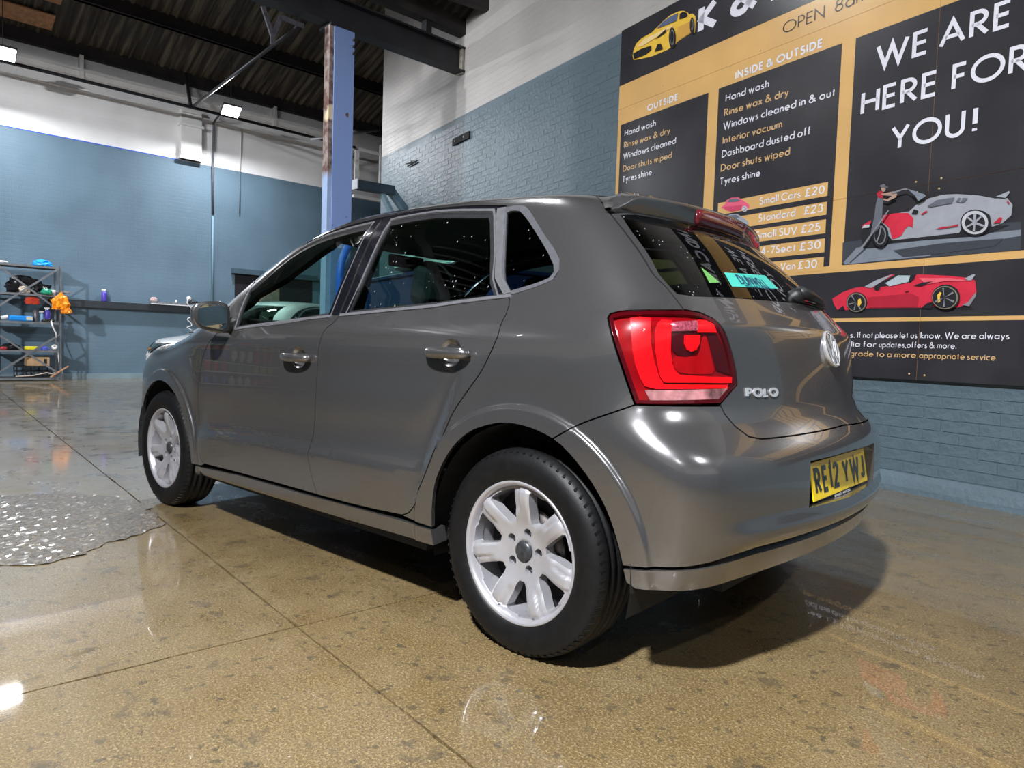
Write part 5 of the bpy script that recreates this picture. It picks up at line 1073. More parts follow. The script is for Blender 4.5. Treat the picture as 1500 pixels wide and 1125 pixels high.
ART = [('yellow','yel',[(0.179,3.787),(0.19,3.836),(0.226,3.886),(0.301,3.912),(0.439,3.916),(0.487,3.933),(0.582,3.967),(0.674,3.991),(0.789,3.986),(0.846,3.97),(0.903,3.931),(0.916,3.911),(0.959,3.902),(0.994,3.866),(1.008,3.805),(0.998,3.722),(0.959,3.744),(0.948,3.735),(0.778,3.709),(0.761,3.698),(0.693,3.688),(0.658,3.683),(0.453,3.69),(0.314,3.713),(0.196,3.738)]),
('yellow','yeld',[(0.786,3.845),(0.953,3.841),(0.948,3.74),(0.783,3.711)]),
('yellow','yell',[(0.254,3.85),(0.341,3.89),(0.478,3.886),(0.634,3.89),(0.738,3.886),(0.682,3.865),(0.493,3.847),(0.319,3.828)]),
('yellow','glass',[(0.512,3.925),(0.582,3.958),(0.675,3.974),(0.784,3.971),(0.771,3.907),(0.632,3.916)]),
('yellow','ink',[(0.805,3.907),(0.808,3.954),(0.846,3.96),(0.898,3.929),(0.905,3.898),(0.85,3.899)]),
('yellow','ink',[(0.192,3.8),(0.308,3.806),(0.447,3.79),(0.45,3.751),(0.376,3.732),(0.209,3.742)]),
('yellow','ink',[(0.501,3.717),(0.534,3.774),(0.582,3.766),(0.61,3.707)]),
('yellow','ink',[(0.494,3.83),(0.565,3.856),(0.646,3.878),(0.636,3.848),(0.59,3.839)]),
('yellow','ink',[(0.773,3.751),(0.773,3.723),(0.768,3.698),(0.76,3.68),(0.748,3.67),(0.735,3.67),(0.72,3.679),(0.707,3.697),(0.696,3.722),(0.688,3.751),(0.684,3.782),(0.684,3.811),(0.689,3.836),(0.697,3.854),(0.709,3.863),(0.723,3.863),(0.737,3.853),(0.75,3.835),(0.761,3.811),(0.769,3.782)]),
('yellow','grey',[(0.76,3.76),(0.76,3.738),(0.757,3.72),(0.752,3.706),(0.745,3.699),(0.736,3.698),(0.727,3.705),(0.719,3.717),(0.712,3.735),(0.706,3.757),(0.704,3.779),(0.704,3.801),(0.706,3.819),(0.712,3.833),(0.719,3.84),(0.727,3.841),(0.736,3.834),(0.745,3.821),(0.752,3.804),(0.757,3.782)]),
('yellow','ink',[(0.754,3.762),(0.754,3.744),(0.752,3.728),(0.748,3.716),(0.742,3.71),(0.736,3.709),(0.729,3.714),(0.722,3.725),(0.716,3.74),(0.712,3.758),(0.709,3.777),(0.709,3.795),(0.712,3.811),(0.716,3.823),(0.721,3.829),(0.728,3.83),(0.735,3.825),(0.742,3.814),(0.748,3.799),(0.752,3.781)]),
('yellow','ink',[(1.008,3.774),(1.008,3.752),(1.006,3.733),(1.001,3.719),(0.994,3.711),(0.985,3.711),(0.977,3.717),(0.968,3.73),(0.961,3.749),(0.956,3.77),(0.953,3.793),(0.953,3.816),(0.956,3.835),(0.961,3.849),(0.968,3.856),(0.976,3.857),(0.985,3.85),(0.993,3.837),(1.0,3.819),(1.006,3.797)]),
('yellow','grey',[(0.999,3.785),(0.999,3.77),(0.998,3.757),(0.995,3.747),(0.991,3.741),(0.986,3.741),(0.981,3.745),(0.975,3.754),(0.971,3.766),(0.968,3.781),(0.966,3.797),(0.966,3.812),(0.967,3.825),(0.97,3.835),(0.975,3.841),(0.979,3.841),(0.985,3.837),(0.99,3.828),(0.994,3.816),(0.997,3.801)]),
('yellow','ink',[(0.995,3.787),(0.995,3.774),(0.994,3.764),(0.992,3.756),(0.989,3.751),(0.985,3.75),(0.981,3.754),(0.978,3.761),(0.974,3.771),(0.972,3.783),(0.971,3.795),(0.97,3.808),(0.971,3.818),(0.973,3.826),(0.976,3.831),(0.98,3.832),(0.984,3.828),(0.988,3.821),(0.991,3.811),(0.993,3.799)]),
('spider','ink2',[(2.506,1.226),(3.105,1.216),(3.436,1.204),(3.413,1.228),(2.525,1.244)]),
('spider','red',[(2.48,1.31),(2.558,1.353),(2.653,1.381),(2.737,1.385),(2.817,1.429),(2.904,1.459),(2.93,1.453),(2.81,1.395),(2.784,1.37),(3.044,1.395),(3.074,1.447),(3.123,1.443),(3.297,1.421),(3.402,1.402),(3.432,1.384),(3.444,1.313),(3.419,1.244),(3.376,1.233),(3.339,1.222),(3.208,1.234),(3.121,1.228),(2.756,1.233),(2.595,1.224),(2.526,1.226),(2.493,1.273)]),
('spider','redd',[(2.751,1.309),(3.049,1.323),(3.1,1.295),(3.096,1.233),(2.765,1.238)]),
('spider','redl',[(3.092,1.421),(3.297,1.408),(3.396,1.387),(3.253,1.391),(3.143,1.377)]),
('spider','pale',[(2.719,1.382),(2.808,1.426),(2.904,1.454),(2.917,1.454),(2.775,1.372)]),
('spider','glassp',[(2.872,1.4),(2.956,1.447),(3.037,1.441),(3.027,1.4),(2.9,1.377)]),
('spider','ink2',[(3.037,1.441),(3.074,1.447),(3.064,1.415),(3.031,1.398)]),
('spider','ink2',[(2.794,1.365),(2.806,1.382),(2.838,1.378),(2.835,1.358),(2.813,1.351)]),
('spider','ink2',[(3.062,1.373),(3.118,1.39),(3.186,1.395),(3.112,1.366)]),
('spider','ink2',[(3.006,1.335),(3.035,1.34),(3.038,1.335),(3.015,1.331)]),
('spider','ink2',[(3.121,1.224),(3.159,1.256),(3.206,1.263),(3.185,1.218)]),
('spider','ink2',[(2.526,1.221),(2.574,1.257),(2.59,1.224)]),
('spider','pale',[(3.373,1.4),(3.422,1.424),(3.435,1.42),(3.414,1.386),(3.395,1.388)]),
('spider','grey',[(3.368,1.237),(3.404,1.252),(3.444,1.313),(3.447,1.29),(3.413,1.228)]),
('spider','ink2',[(2.754,1.273),(2.751,1.252),(2.742,1.232),(2.726,1.217),(2.705,1.207),(2.681,1.204),(2.657,1.208),(2.634,1.219),(2.616,1.235),(2.603,1.256),(2.598,1.279),(2.6,1.301),(2.61,1.321),(2.627,1.336),(2.648,1.346),(2.672,1.348),(2.696,1.344),(2.718,1.333),(2.736,1.316),(2.749,1.296)]),
('spider','tan',[(2.748,1.272),(2.746,1.252),(2.737,1.233),(2.722,1.219),(2.703,1.21),(2.681,1.207),(2.658,1.211),(2.637,1.221),(2.62,1.237),(2.609,1.256),(2.604,1.277),(2.606,1.297),(2.615,1.316),(2.631,1.33),(2.65,1.339),(2.673,1.341),(2.695,1.337),(2.716,1.327),(2.732,1.311),(2.743,1.292)]),
('spider','ink2',[(2.741,1.272),(2.739,1.254),(2.731,1.238),(2.718,1.225),(2.7,1.217),(2.681,1.215),(2.66,1.218),(2.642,1.227),(2.626,1.241),(2.616,1.258),(2.611,1.276),(2.613,1.295),(2.622,1.311),(2.635,1.324),(2.653,1.332),(2.673,1.334),(2.693,1.33),(2.712,1.321),(2.726,1.307),(2.737,1.29)]),
('spider','yel',[(2.692,1.294),(2.71,1.302),(2.719,1.27),(2.704,1.244),(2.692,1.249)]),
('spider','grey',[(2.677,1.274),(2.637,1.323),(2.647,1.328)]),
('spider','grey',[(2.677,1.274),(2.622,1.269),(2.626,1.258)]),
('spider','grey',[(2.677,1.274),(2.663,1.224),(2.675,1.22)]),
('spider','grey',[(2.677,1.274),(2.721,1.23),(2.712,1.223)]),
('spider','ink2',[(3.363,1.285),(3.36,1.261),(3.35,1.24),(3.332,1.223),(3.31,1.212),(3.283,1.209),(3.257,1.214),(3.232,1.226),(3.211,1.244),(3.197,1.267),(3.191,1.292),(3.194,1.317),(3.205,1.339),(3.223,1.355),(3.247,1.366),(3.273,1.368),(3.3,1.363),(3.324,1.35),(3.344,1.332),(3.357,1.31)]),
('spider','tan',[(3.352,1.282),(3.35,1.26),(3.34,1.241),(3.324,1.225),(3.303,1.215),(3.279,1.212),(3.255,1.217),(3.232,1.228),(3.213,1.244),(3.201,1.265),(3.195,1.288),(3.198,1.311),(3.208,1.331),(3.225,1.347),(3.246,1.356),(3.27,1.358),(3.294,1.354),(3.317,1.342),(3.335,1.325),(3.347,1.305)]),
('spider','ink2',[(3.346,1.283),(3.344,1.262),(3.335,1.244),(3.32,1.23),(3.301,1.222),(3.279,1.219),(3.256,1.223),(3.235,1.233),(3.218,1.248),(3.206,1.267),(3.202,1.288),(3.204,1.309),(3.213,1.327),(3.229,1.341),(3.248,1.35),(3.271,1.352),(3.293,1.348),(3.313,1.337),(3.33,1.322),(3.341,1.303)]),
('spider','yel',[(3.231,1.303),(3.246,1.321),(3.257,1.315),(3.248,1.29),(3.252,1.261),(3.238,1.253)]),
('spider','grey',[(3.275,1.285),(3.322,1.319),(3.33,1.309)]),
('spider','grey',[(3.275,1.285),(3.337,1.262),(3.33,1.25)]),
('spider','grey',[(3.275,1.285),(3.282,1.228),(3.271,1.226)]),
('spider','grey',[(3.275,1.285),(3.223,1.254),(3.218,1.265)]),
('spider','grey',[(3.275,1.285),(3.259,1.344),(3.269,1.346)]),
('wash','greyd',[(2.541,1.55),(2.536,1.711),(2.691,1.714),(3.142,1.734),(3.658,1.715),(3.668,1.547),(3.154,1.552)]),
('wash','pale2',[(2.55,1.566),(2.645,1.662),(3.062,1.665),(3.661,1.668),(3.663,1.633),(3.464,1.615),(3.199,1.617),(3.153,1.561),(2.798,1.556),(2.561,1.551)]),
('wash','greyd',[(2.905,1.619),(3.231,1.635),(3.572,1.627),(3.525,1.584),(3.202,1.569),(2.981,1.567)]),
('wash','ink2',[(2.669,1.763),(2.724,1.812),(2.83,1.79),(2.862,1.722),(3.337,1.711),(3.502,1.707),(3.602,1.703),(3.462,1.655),(2.902,1.673),(2.82,1.645),(2.695,1.653)]),
('wash','pale',[(3.001,1.866),(3.047,1.903),(3.129,1.933),(3.211,1.942),(3.291,1.933),(3.416,1.905),(3.514,1.87),(3.578,1.863),(3.609,1.82),(3.606,1.757),(3.559,1.716),(3.506,1.703),(3.491,1.773),(3.452,1.806),(3.391,1.815),(3.348,1.784),(3.336,1.719),(3.323,1.688),(2.901,1.687),(2.831,1.771),(2.819,1.818),(2.821,1.864),(2.908,1.865)]),
('wash','red',[(2.821,1.864),(2.917,1.866),(2.997,1.857),(3.035,1.817),(3.034,1.756),(3.007,1.772),(2.986,1.753),(2.962,1.711),(2.919,1.696),(2.902,1.698),(2.877,1.775),(2.823,1.822)]),
('wash','red',[(2.68,1.813),(2.746,1.841),(2.745,1.819),(2.696,1.792)]),
('wash','white',[(2.681,1.794),(2.7,1.815),(2.739,1.812),(2.735,1.792)]),
('wash','mid',[(3.124,1.883),(3.18,1.913),(3.285,1.913),(3.271,1.878),(3.133,1.873)]),
('wash','mid',[(3.295,1.883),(3.309,1.905),(3.363,1.897),(3.342,1.871)]),
('wash','pale',[(3.315,1.876),(3.325,1.903),(3.332,1.902),(3.324,1.874)]),
('wash','ink2',[(3.024,1.845),(3.036,1.874),(3.067,1.861),(3.059,1.84)]),
('wash','redd',[(3.085,1.836),(3.118,1.854),(3.127,1.846),(3.094,1.829)]),
('wash','redd',[(3.176,1.726),(3.224,1.737),(3.272,1.735),(3.319,1.742),(3.316,1.73),(3.225,1.724)]),
('wash','redd',[(3.516,1.721),(3.55,1.753),(3.564,1.747),(3.555,1.72)]),
('wash','redd',[(3.579,1.848),(3.594,1.837),(3.598,1.821),(3.587,1.831)]),
('wash','pale',[(3.52,1.879),(3.59,1.901),(3.594,1.891),(3.573,1.863)]),
('wash','ink2',[(3.5,1.727),(3.498,1.703),(3.487,1.683),(3.47,1.667),(3.448,1.658),(3.422,1.657),(3.395,1.664),(3.371,1.679),(3.35,1.699),(3.336,1.723),(3.33,1.749),(3.333,1.774),(3.344,1.795),(3.362,1.81),(3.385,1.818),(3.412,1.819),(3.438,1.811),(3.462,1.796),(3.482,1.776),(3.495,1.752)]),
('wash','white',[(3.491,1.729),(3.489,1.707),(3.48,1.688),(3.465,1.674),(3.444,1.667),(3.421,1.666),(3.398,1.672),(3.376,1.685),(3.357,1.703),(3.345,1.725),(3.34,1.748),(3.342,1.77),(3.352,1.789),(3.368,1.803),(3.389,1.81),(3.412,1.81),(3.436,1.804),(3.457,1.79),(3.475,1.772),(3.486,1.751)]),
('wash','ink2',[(3.476,1.729),(3.474,1.713),(3.467,1.699),(3.455,1.688),(3.44,1.682),(3.423,1.682),(3.405,1.687),(3.388,1.696),(3.374,1.71),(3.365,1.726),(3.361,1.743),(3.363,1.76),(3.37,1.774),(3.382,1.785),(3.398,1.79),(3.416,1.79),(3.434,1.785),(3.45,1.775),(3.463,1.762),(3.472,1.746)]),
('wash','pale',[(3.413,1.737),(3.425,1.735),(3.425,1.786),(3.408,1.788)]),
('wash','pale',[(3.417,1.73),(3.42,1.742),(3.473,1.715),(3.47,1.703)]),
('wash','pale',[(3.421,1.729),(3.416,1.742),(3.371,1.719),(3.375,1.71)]),
('wash','pale',[(3.414,1.742),(3.421,1.729),(3.458,1.765),(3.45,1.772)]),
('wash','pale',[(3.423,1.741),(3.416,1.732),(3.373,1.771),(3.379,1.778)]),
('wash','pale',[(3.415,1.737),(3.425,1.735),(3.424,1.684),(3.412,1.686)]),
('wash','ink2',[(2.887,1.72),(2.886,1.695),(2.879,1.674),(2.867,1.657),(2.852,1.648),(2.834,1.646),(2.816,1.651),(2.799,1.664),(2.785,1.684),(2.775,1.707),(2.77,1.733),(2.772,1.758),(2.779,1.779),(2.791,1.796),(2.806,1.805),(2.824,1.807),(2.842,1.801),(2.859,1.787),(2.873,1.768),(2.883,1.745)]),
('wash','grey',[(2.872,1.723),(2.871,1.703),(2.866,1.686),(2.858,1.672),(2.846,1.664),(2.833,1.662),(2.82,1.667),(2.807,1.677),(2.796,1.693),(2.789,1.712),(2.786,1.733),(2.786,1.753),(2.792,1.771),(2.8,1.784),(2.812,1.792),(2.825,1.794),(2.839,1.789),(2.851,1.778),(2.862,1.763),(2.869,1.744)]),
('wash','ink2',[(2.865,1.724),(2.864,1.707),(2.86,1.692),(2.853,1.68),(2.844,1.673),(2.833,1.671),(2.822,1.675),(2.811,1.684),(2.802,1.698),(2.796,1.714),(2.793,1.732),(2.794,1.749),(2.798,1.765),(2.805,1.776),(2.815,1.783),(2.826,1.785),(2.837,1.781),(2.847,1.771),(2.856,1.758),(2.862,1.742)]),
('wash','grey',[(2.825,1.727),(2.834,1.726),(2.842,1.779),(2.832,1.784)]),
('wash','grey',[(2.825,1.727),(2.834,1.726),(2.818,1.677),(2.809,1.683)]),
('wash','mid',[(2.803,1.993),(2.839,1.974),(2.842,1.861),(2.826,1.772),(2.777,1.732),(2.767,1.742),(2.787,1.868),(2.792,1.94)]),
('wash','redd',[(2.792,2.013),(2.815,2.028),(2.844,2.009),(2.837,1.97),(2.804,1.984)]),
('wash','skin',[(2.821,2.004),(2.912,2.007),(2.936,1.986),(2.929,1.965),(2.875,1.946),(2.842,1.96),(2.846,1.97),(2.874,1.962),(2.901,1.978),(2.845,1.991)]),
('wash','skin',[(2.856,2.032),(2.856,2.026),(2.854,2.021),(2.851,2.017),(2.847,2.015),(2.842,2.014),(2.837,2.016),(2.832,2.02),(2.828,2.025),(2.826,2.031),(2.825,2.037),(2.825,2.043),(2.827,2.048),(2.83,2.052),(2.834,2.054),(2.839,2.054),(2.844,2.053),(2.849,2.049),(2.853,2.044),(2.855,2.038)]),
('wash','mid',[(2.817,2.062),(2.845,2.068),(2.86,2.047),(2.877,2.04),(2.872,2.035),(2.821,2.05)]),
('wash','grey',[(2.899,2.001),(2.988,2.013),(3.005,2.007),(3.006,2.0),(2.988,2.005),(2.904,1.991)]),
('wash','pale2',[(3.005,2.007),(3.12,1.952),(3.129,1.94),(3.08,1.915),(3.061,1.953)]),
('wash','grey',[(2.884,1.886),(2.893,1.882),(2.734,1.663),(2.63,1.583),(2.625,1.59),(2.723,1.673)]),
('small','pink',[(1.391,2.127),(1.437,2.149),(1.45,2.18),(1.501,2.192),(1.572,2.185),(1.619,2.154),(1.685,2.112),(1.694,2.087),(1.678,2.074),(1.508,2.074),(1.445,2.099)]),
('small','mid',[(1.462,2.16),(1.479,2.184),(1.562,2.179),(1.599,2.151),(1.544,2.151)]),
('small','pinkd',[(1.422,2.127),(1.616,2.115),(1.614,2.075),(1.508,2.074),(1.445,2.099)]),
('small','white',[(1.675,2.074),(1.674,2.067),(1.67,2.061),(1.664,2.056),(1.657,2.054),(1.648,2.054),(1.639,2.056),(1.631,2.061),(1.624,2.067),(1.619,2.075),(1.617,2.083),(1.618,2.09),(1.622,2.096),(1.628,2.101),(1.636,2.103),(1.645,2.103),(1.654,2.101),(1.662,2.096),(1.668,2.09),(1.673,2.082)]),
('small','mid',[(1.662,2.076),(1.662,2.072),(1.66,2.068),(1.656,2.065),(1.652,2.064),(1.647,2.064),(1.642,2.065),(1.638,2.068),(1.634,2.072),(1.631,2.076),(1.63,2.081),(1.631,2.085),(1.633,2.089),(1.636,2.091),(1.64,2.093),(1.645,2.093),(1.65,2.091),(1.655,2.089),(1.658,2.085),(1.661,2.081)]),
('small','white',[(1.656,2.077),(1.656,2.074),(1.655,2.072),(1.652,2.07),(1.65,2.07),(1.647,2.07),(1.644,2.071),(1.641,2.072),(1.639,2.074),(1.637,2.077),(1.636,2.08),(1.637,2.083),(1.638,2.085),(1.64,2.086),(1.643,2.087),(1.646,2.087),(1.649,2.086),(1.652,2.085),(1.654,2.082),(1.655,2.08)])]
# ---------------------------------------------------------------- painted price board on the sign wall
board = empty('price_board', S0 + SD*3.39, AW, 'large black and gold car wash price board on the brick wall', 'sign')
# local frame of the board: x = +s, so u runs to -x; y = out of the wall
def bd_(u, y, z): return Vector((-u, y, z))
GOLD = (.66, .395, .145); BLK = (.030, .029, .034)
def signmat(name, c, dirt=.08, wear=0):
    m = mat(name, c, .30, coat=.15, coat_r=.2, noise=dirt, nscale=2.5); return m
M_GOLD = signmat('gold board print', GOLD); M_SBLK = signmat('black board print', BLK, .25); M_SWH = signmat('white board print', (.74, .73, .80), .03); M_SINK = signmat('dark board print', (.03, .025, .03), .05); M_SGT = signmat('gold text print', (.66, .42, .19), .05)
def rect(name, u0, u1, z0_, z1_, m, y, par=None, th=.0015):
    mb = MB(); mb.box(((-(u0+u1)/2), y + th/2, (z0_+z1_)/2), (u1-u0, th, z1_-z0_)); return mb.build(name, m, par or board)
UE = 6.15
for (u0, u1) in ((0, 3.1135), (3.1155, UE)):
    for (z0_, z1_) in ((.752, 2.0245), (2.0265, 3.305), (3.307, 4.085)): rect('board_sheet', u0, u1, z0_, z1_, M_GOLD, .022, th=.012)
def panelrect(name, u0, u1, z0_, z1_, m, y=.0342):
    for (a, b_) in ((0, 3.1135), (3.1155, UE)):
        for (c_, d_) in ((.752, 2.0245), (2.0265, 3.305), (3.307, 4.0848)):
            ua, ub, za, zb = max(u0, a), min(u1, b_), max(z0_, c_), min(z1_, d_)
            if ub - ua > .005 and zb - za > .005: rect(name, ua, ub, za, zb, m, y, th=.0008)
panelrect('black_panel', 0, UE, 3.540, 4.0848, M_SBLK)
panelrect('black_panel', .047, 1.19, 1.55, 3.146, M_SBLK)
panelrect('black_panel', 1.305, 2.440, 1.55, 3.146, M_SBLK)
panelrect('black_panel', 2.545, 3.69, 1.548, 3.144, M_SBLK)
panelrect('black_panel', 3.80, 4.93, 1.55, 3.146, M_SBLK); panelrect('black_panel', 5.04, 6.10, 1.55, 3.146, M_SBLK)
panelrect('black_panel', 0, UE, .752, 1.140, M_SBLK); panelrect('black_panel', 0, UE, 1.166, 1.500, M_SBLK)
for k, zt in enumerate((2.168, 2.031, 1.896, 1.757, 1.621)):
    panelrect('price_strip', 1.36, 2.392, zt-.102, zt, M_GOLD, .0352); panelrect('price_strip', .10, 1.13, zt-.102, zt, M_GOLD, .0352)
    panelrect('price_strip', 3.86, 4.88, zt-.102, zt, M_GOLD, .0352); panelrect('price_strip', 5.10, 6.04, zt-.102, zt, M_GOLD, .0352)
def txt(t, u0, u1, z, h, sw, m, y=.0372, **k):
    return stroke_text_mesh(t, h, sw, m, 'lettering', board, lambda u, v: bd_(u0 + u, y, z + v), width=(u1-u0) if u1 else None, **k)
txt('K', 1.032, 1.262, 3.685, .255, .058, M_SWH); txt('&', 1.385, 1.675, 3.685, .255, .056, M_SWH); txt('L', 1.80, 1.98, 3.685, .255, .058, M_SWH)
txt('HAND CAR WASH', 2.25, 4.75, 3.685, .255, .058, M_SWH)
txt('OPEN', 1.926, 2.285, 3.385, .088, .0075, M_SINK); txt('8am', 2.368, 2.62, 3.385, .088, .0075, M_SINK)
txt('OUTSIDE', .424, .828, 3.180, .064, .0135, M_SWH, gapw=.14); txt('INSIDE & OUTSIDE', 1.478, 2.285, 3.170, .066, .0135, M_SWH, gapw=.14)
L1 = [('Hand wash', .110, .552, 3.016), ('Rinse wax & dry', .107, .745, 2.900), ('Windows cleaned', .103, .826, 2.790), ('Door shuts wiped', .106, .782, 2.668), ('Tyres shine', .104, .525, 2.560)]
for i, (t, a, b_, z) in enumerate(L1): txt(t, a, b_, z, .062, .0088, M_SGT if i % 2 else M_SWH)
L2 = [('Hand wash', 1.387, 1.825, 3.012), ('Rinse wax & dry', 1.379, 2.012, 2.893), ('Windows cleaned in & out', 1.375, 2.410, 2.782), ('Interior vacuum', 1.377, 1.968, 2.662), ('Dashboard dusted off', 1.375, 2.224, 2.548), ('Door shuts wiped', 1.371, 2.052, 2.432), ('Tyres shine', 1.368, 1.785, 2.318)]
for i, (t, a, b_, z) in enumerate(L2): txt(t, a, b_, z, .062, .0088, M_SGT if i % 2 else M_SWH)
for t, a, b_, z in (('Small Cars', 1.790, 2.168, 2.088), ('£20', 2.205, 2.368, 2.088), ('Standard', 1.788, 2.130, 1.953), ('£23', 2.205, 2.363, 1.953), ('Small SUV', 1.770, 2.155, 1.817), ('£25', 2.190, 2.350, 1.817), ('4-7Seat', 1.830, 2.150, 1.685), ('£30', 2.185, 2.362, 1.685), ('Van', 2.02, 2.155, 1.546), ('£30', 2.180, 2.340, 1.546)):
    txt(t, a, b_, z, .062, .0090, M_SWH)
for t, a, b_, z in (('WE', 2.703, 3.058, 2.874), ('ARE', 3.122, 3.532, 2.876), ('HERE', 2.614, 3.130, 2.586), ('FOR', 3.216, 3.640, 2.586), ('YOU', 2.845, 3.312, 2.291), ('!', 3.355, None, 2.291)):
    txt(t, a, b_, z, .166, .0245 if t != '!' else .028, M_SWH)
for t, a, b_, z, m in (('done for you as agreed.', 1.72, 2.61, 1.026, M_SWH), ('s.', 2.635, 2.672, 1.026, M_SWH), ('If not please let us', 2.690, 3.105, 1.026, M_SWH), ('know. We are always', 3.125, 3.640, 1.026, M_SWH), ('See our social media for', 2.05, 2.83, .962, M_SWH), ('updates,offers & more.', 2.850, 3.350, .962, M_SWH), ('We may ask you to upgrade to a more', 2.02, 3.105, .896, M_SGT), ('appropriate service.', 3.125, 3.585, .896, M_SGT)):
    txt(t, a, b_, z, .041, .0052, m)
AC = dict(yel=(.80, .50, .06), yeld=(.62, .34, .07), yell=(.85, .62, .28), ink=(.015, .014, .016), ink2=(.02, .02, .024), grey=(.22, .22, .24), glass=(.10, .13, .22), red=(.62, .03, .06), redd=(.42, .02, .04), redl=(.78, .12, .16), pale=(.33, .34, .38), glassp=(.40, .48, .52), tan=(.25, .22, .15), white=(.50, .50, .54), mid=(.13, .14, .17), greyd=(.050, .056, .068), pale2=(.20, .225, .27), skin=(.40, .26, .20), pink=(.75, .11, .20), pinkd=(.60, .06, .13))
for k_, v_ in AC.items(): mat('print ' + k_, v_, .35, noise=.06, nscale=18)
PN = dict(yellow='printed_yellow_car', spider='printed_red_car', wash='printed_wash_scene', small='printed_small_car')
PO = {}
for i, (pic, c_, poly) in enumerate(ART):
    if pic not in PO: PO[pic] = ([], [], [], [])
    V, Fc, MI, ML = PO[pic]; k = len(V); y = .0362 + .00035*len(Fc)/1.0*.25 + .00012*len(MI)
    if c_ not in ML: ML.append(c_)
    from mathutils.geometry import tessellate_polygon
    tris = tessellate_polygon([[Vector((-u, z, 0)) for u, z in poly]])
    V += [bd_(u, y, z) for u, z in poly]
    for t in tris:
        a, b_, cc = [Vector((-poly[j][0], poly[j][1])) for j in t]; cr = (b_-a).cross(cc-a)
        Fc.append(tuple(k+j for j in (t if cr < 0 else t[::-1]))); MI.append(ML.index(c_))
for pic, (V, Fc, MI, ML) in PO.items(): mesh_obj(PN[pic], V, Fc, [MATS['print ' + c_] for c_ in ML], board, mi=MI)
# small silver, grey and black cars beside the other strips, reusing the small car drawing
V, Fc, MI, ML = PO['small']
for du in (0, -1.262):
    for k in range(5):
        if k == 0 and du == 0: continue
        cc = ['pink', 'pale', 'mid', 'ink2', 'white'][k]
        mesh_obj('printed_small_car', [(v[0] - du, v[1], v[2] - .1365*k) for v in V], Fc, [MATS['print ' + (cc if c_ in ('pink', 'pinkd') else c_)] for c_ in ML], board, mi=MI)
for (u, z) in ((3.03, 2.055), (3.19, 2.05), (3.04, 1.985), (3.18, 1.985), (3.065, .79), (3.165, .785), (.62, 3.37), (1.42, 3.30), (1.72, 3.33)):
    mb = MB(); mb.lathe([(.0001, .004), (.006, .003), (.008, 0)], 8, Matrix.Translation(bd_(u, .034, z)) @ Matrix.Rotation(R(-90), 4, 'X')); mb.build('fixing_screw', mat('brass screw', (.55, .42, .22), .4, .6, noise=.1), board)
# ---------------------------------------------------------------- rack and the things by the far wall
M_RACK = mat('grey rack steel', (.20, .21, .23), .45, .4, noise=.2, nscale=10)
rack = empty('shelving_rack', bp(-1.31, .4, 0), BW, 'grey boltless steel shelving rack with crossed braces by the far wall', 'rack')
# local: x = s + 1.31, y = -(d - .4)
RX0, RX1 = -.48, .475; RL = [.055, .535, 1.03, 1.515, 2.01]
for x in (RX0, RX1):
    for y in (-.22, .22):
        mb = MB(); mb.box((x, y, 1.015), (.035, .004, 2.03)); mb.box((x + (.016 if x < 0 else -.016), y, 1.015), (.004, .03, 2.03)); mb.build('upright', M_RACK, rack)
for z in RL:
    mb = MB(); mb.box((0, 0, z-.006), (.95, .44, .006)); mb.box((0, -.22, z-.02), (.95, .004, .035)); mb.box((0, .22, z-.02), (.95, .004, .035)); mb.build('shelf', M_RACK, rack)
for (z0_, z1_) in ((1.22, 2.0), (.10, .83)):
    for a in (1, -1):
        mb = MB(); mb.bar((RX0*a, -.226 - .003*a, z0_), (RX1*a, -.226 - .003*a, z1_), .004, .032, up=(0, 0, 1)); mb.build('brace', M_RACK, rack)
mb = MB(); mb.bar((RX1, -.2, .1), (RX1, .2, .83), .004, .03, up=(0, 0, 1)); mb.build('brace', M_RACK, rack)
def rl(s, d, z=0): return bp(s, d, z)
def blob(name, c, d, m, label, cat, seed=0, n=2, amp=.18, fr=6, group=None, kind=None):
    bm = bmesh.new(); bmesh.ops.create_icosphere(bm, subdivisions=3, radius=1); rr = random.Random(seed); o3 = Vector((rr.random()*9, rr.random()*9, rr.random()*9))
    from mathutils import noise as mn
    for v in bm.verts:
        k = 1 + amp*mn.noise(v.co*fr*.5 + o3) + amp*.6*mn.noise(v.co*fr + o3)
        q = v.co*k; z = max(q.z, -.55); v.co = Vector((q.x*d[0]/2, q.y*d[1]/2, (z+.55)/1.55*d[2]))
    me = bpy.data.meshes.new(name); bm.to_mesh(me); bm.free(); me.materials.append(m)
    o = bpy.data.objects.new(name, me); COL.objects.link(o); o.location = c; o.rotation_euler = (0, 0, BW)
    return tag(o, label, cat, group, kind)
M_BAG = mat('black bin bag', (.012, .012, .014), .22, noise=.2, nscale=30, bump=.8, bscale=18)
e = .004
blob('folded_cloth', rl(-1.07, .42, RL[4]), (.30, .22, .12), mat('bright blue plastic', (.01, .30, .80), .35, noise=.15, nscale=20), 'bright blue folded plastic bundle on the very top of the rack', 'bundle', 3, amp=.25)
blob('paper_pad', rl(-1.68, .5, RL[4]), (.20, .2, .04), mat('white paper', (.75, .75, .75), .7, noise=.05), 'white paper pad at the left end of the rack top', 'paper', 5)
blob('bin_bag', rl(-1.30, .36, RL[3]), (.56, .28, .30), M_BAG, 'crumpled black bin bags heaped on the second shelf from top', 'bag', 8, amp=.5, fr=7)
blob('green_bag', rl(-1.04, .62, RL[3]), (.17, .12, .10), mat('green plastic', (.01, .26, .15), .35, noise=.2), 'green plastic bag at the front edge under the black bags', 'bag', 11)
blob('cream_rag', rl(-1.35, .55, RL[3]), (.16, .06, .13), mat('cream rag', (.50, .42, .33), .8, noise=.3, nscale=30), 'cream and brown rag behind the crossing of the upper braces', 'rag', 12, amp=.4)
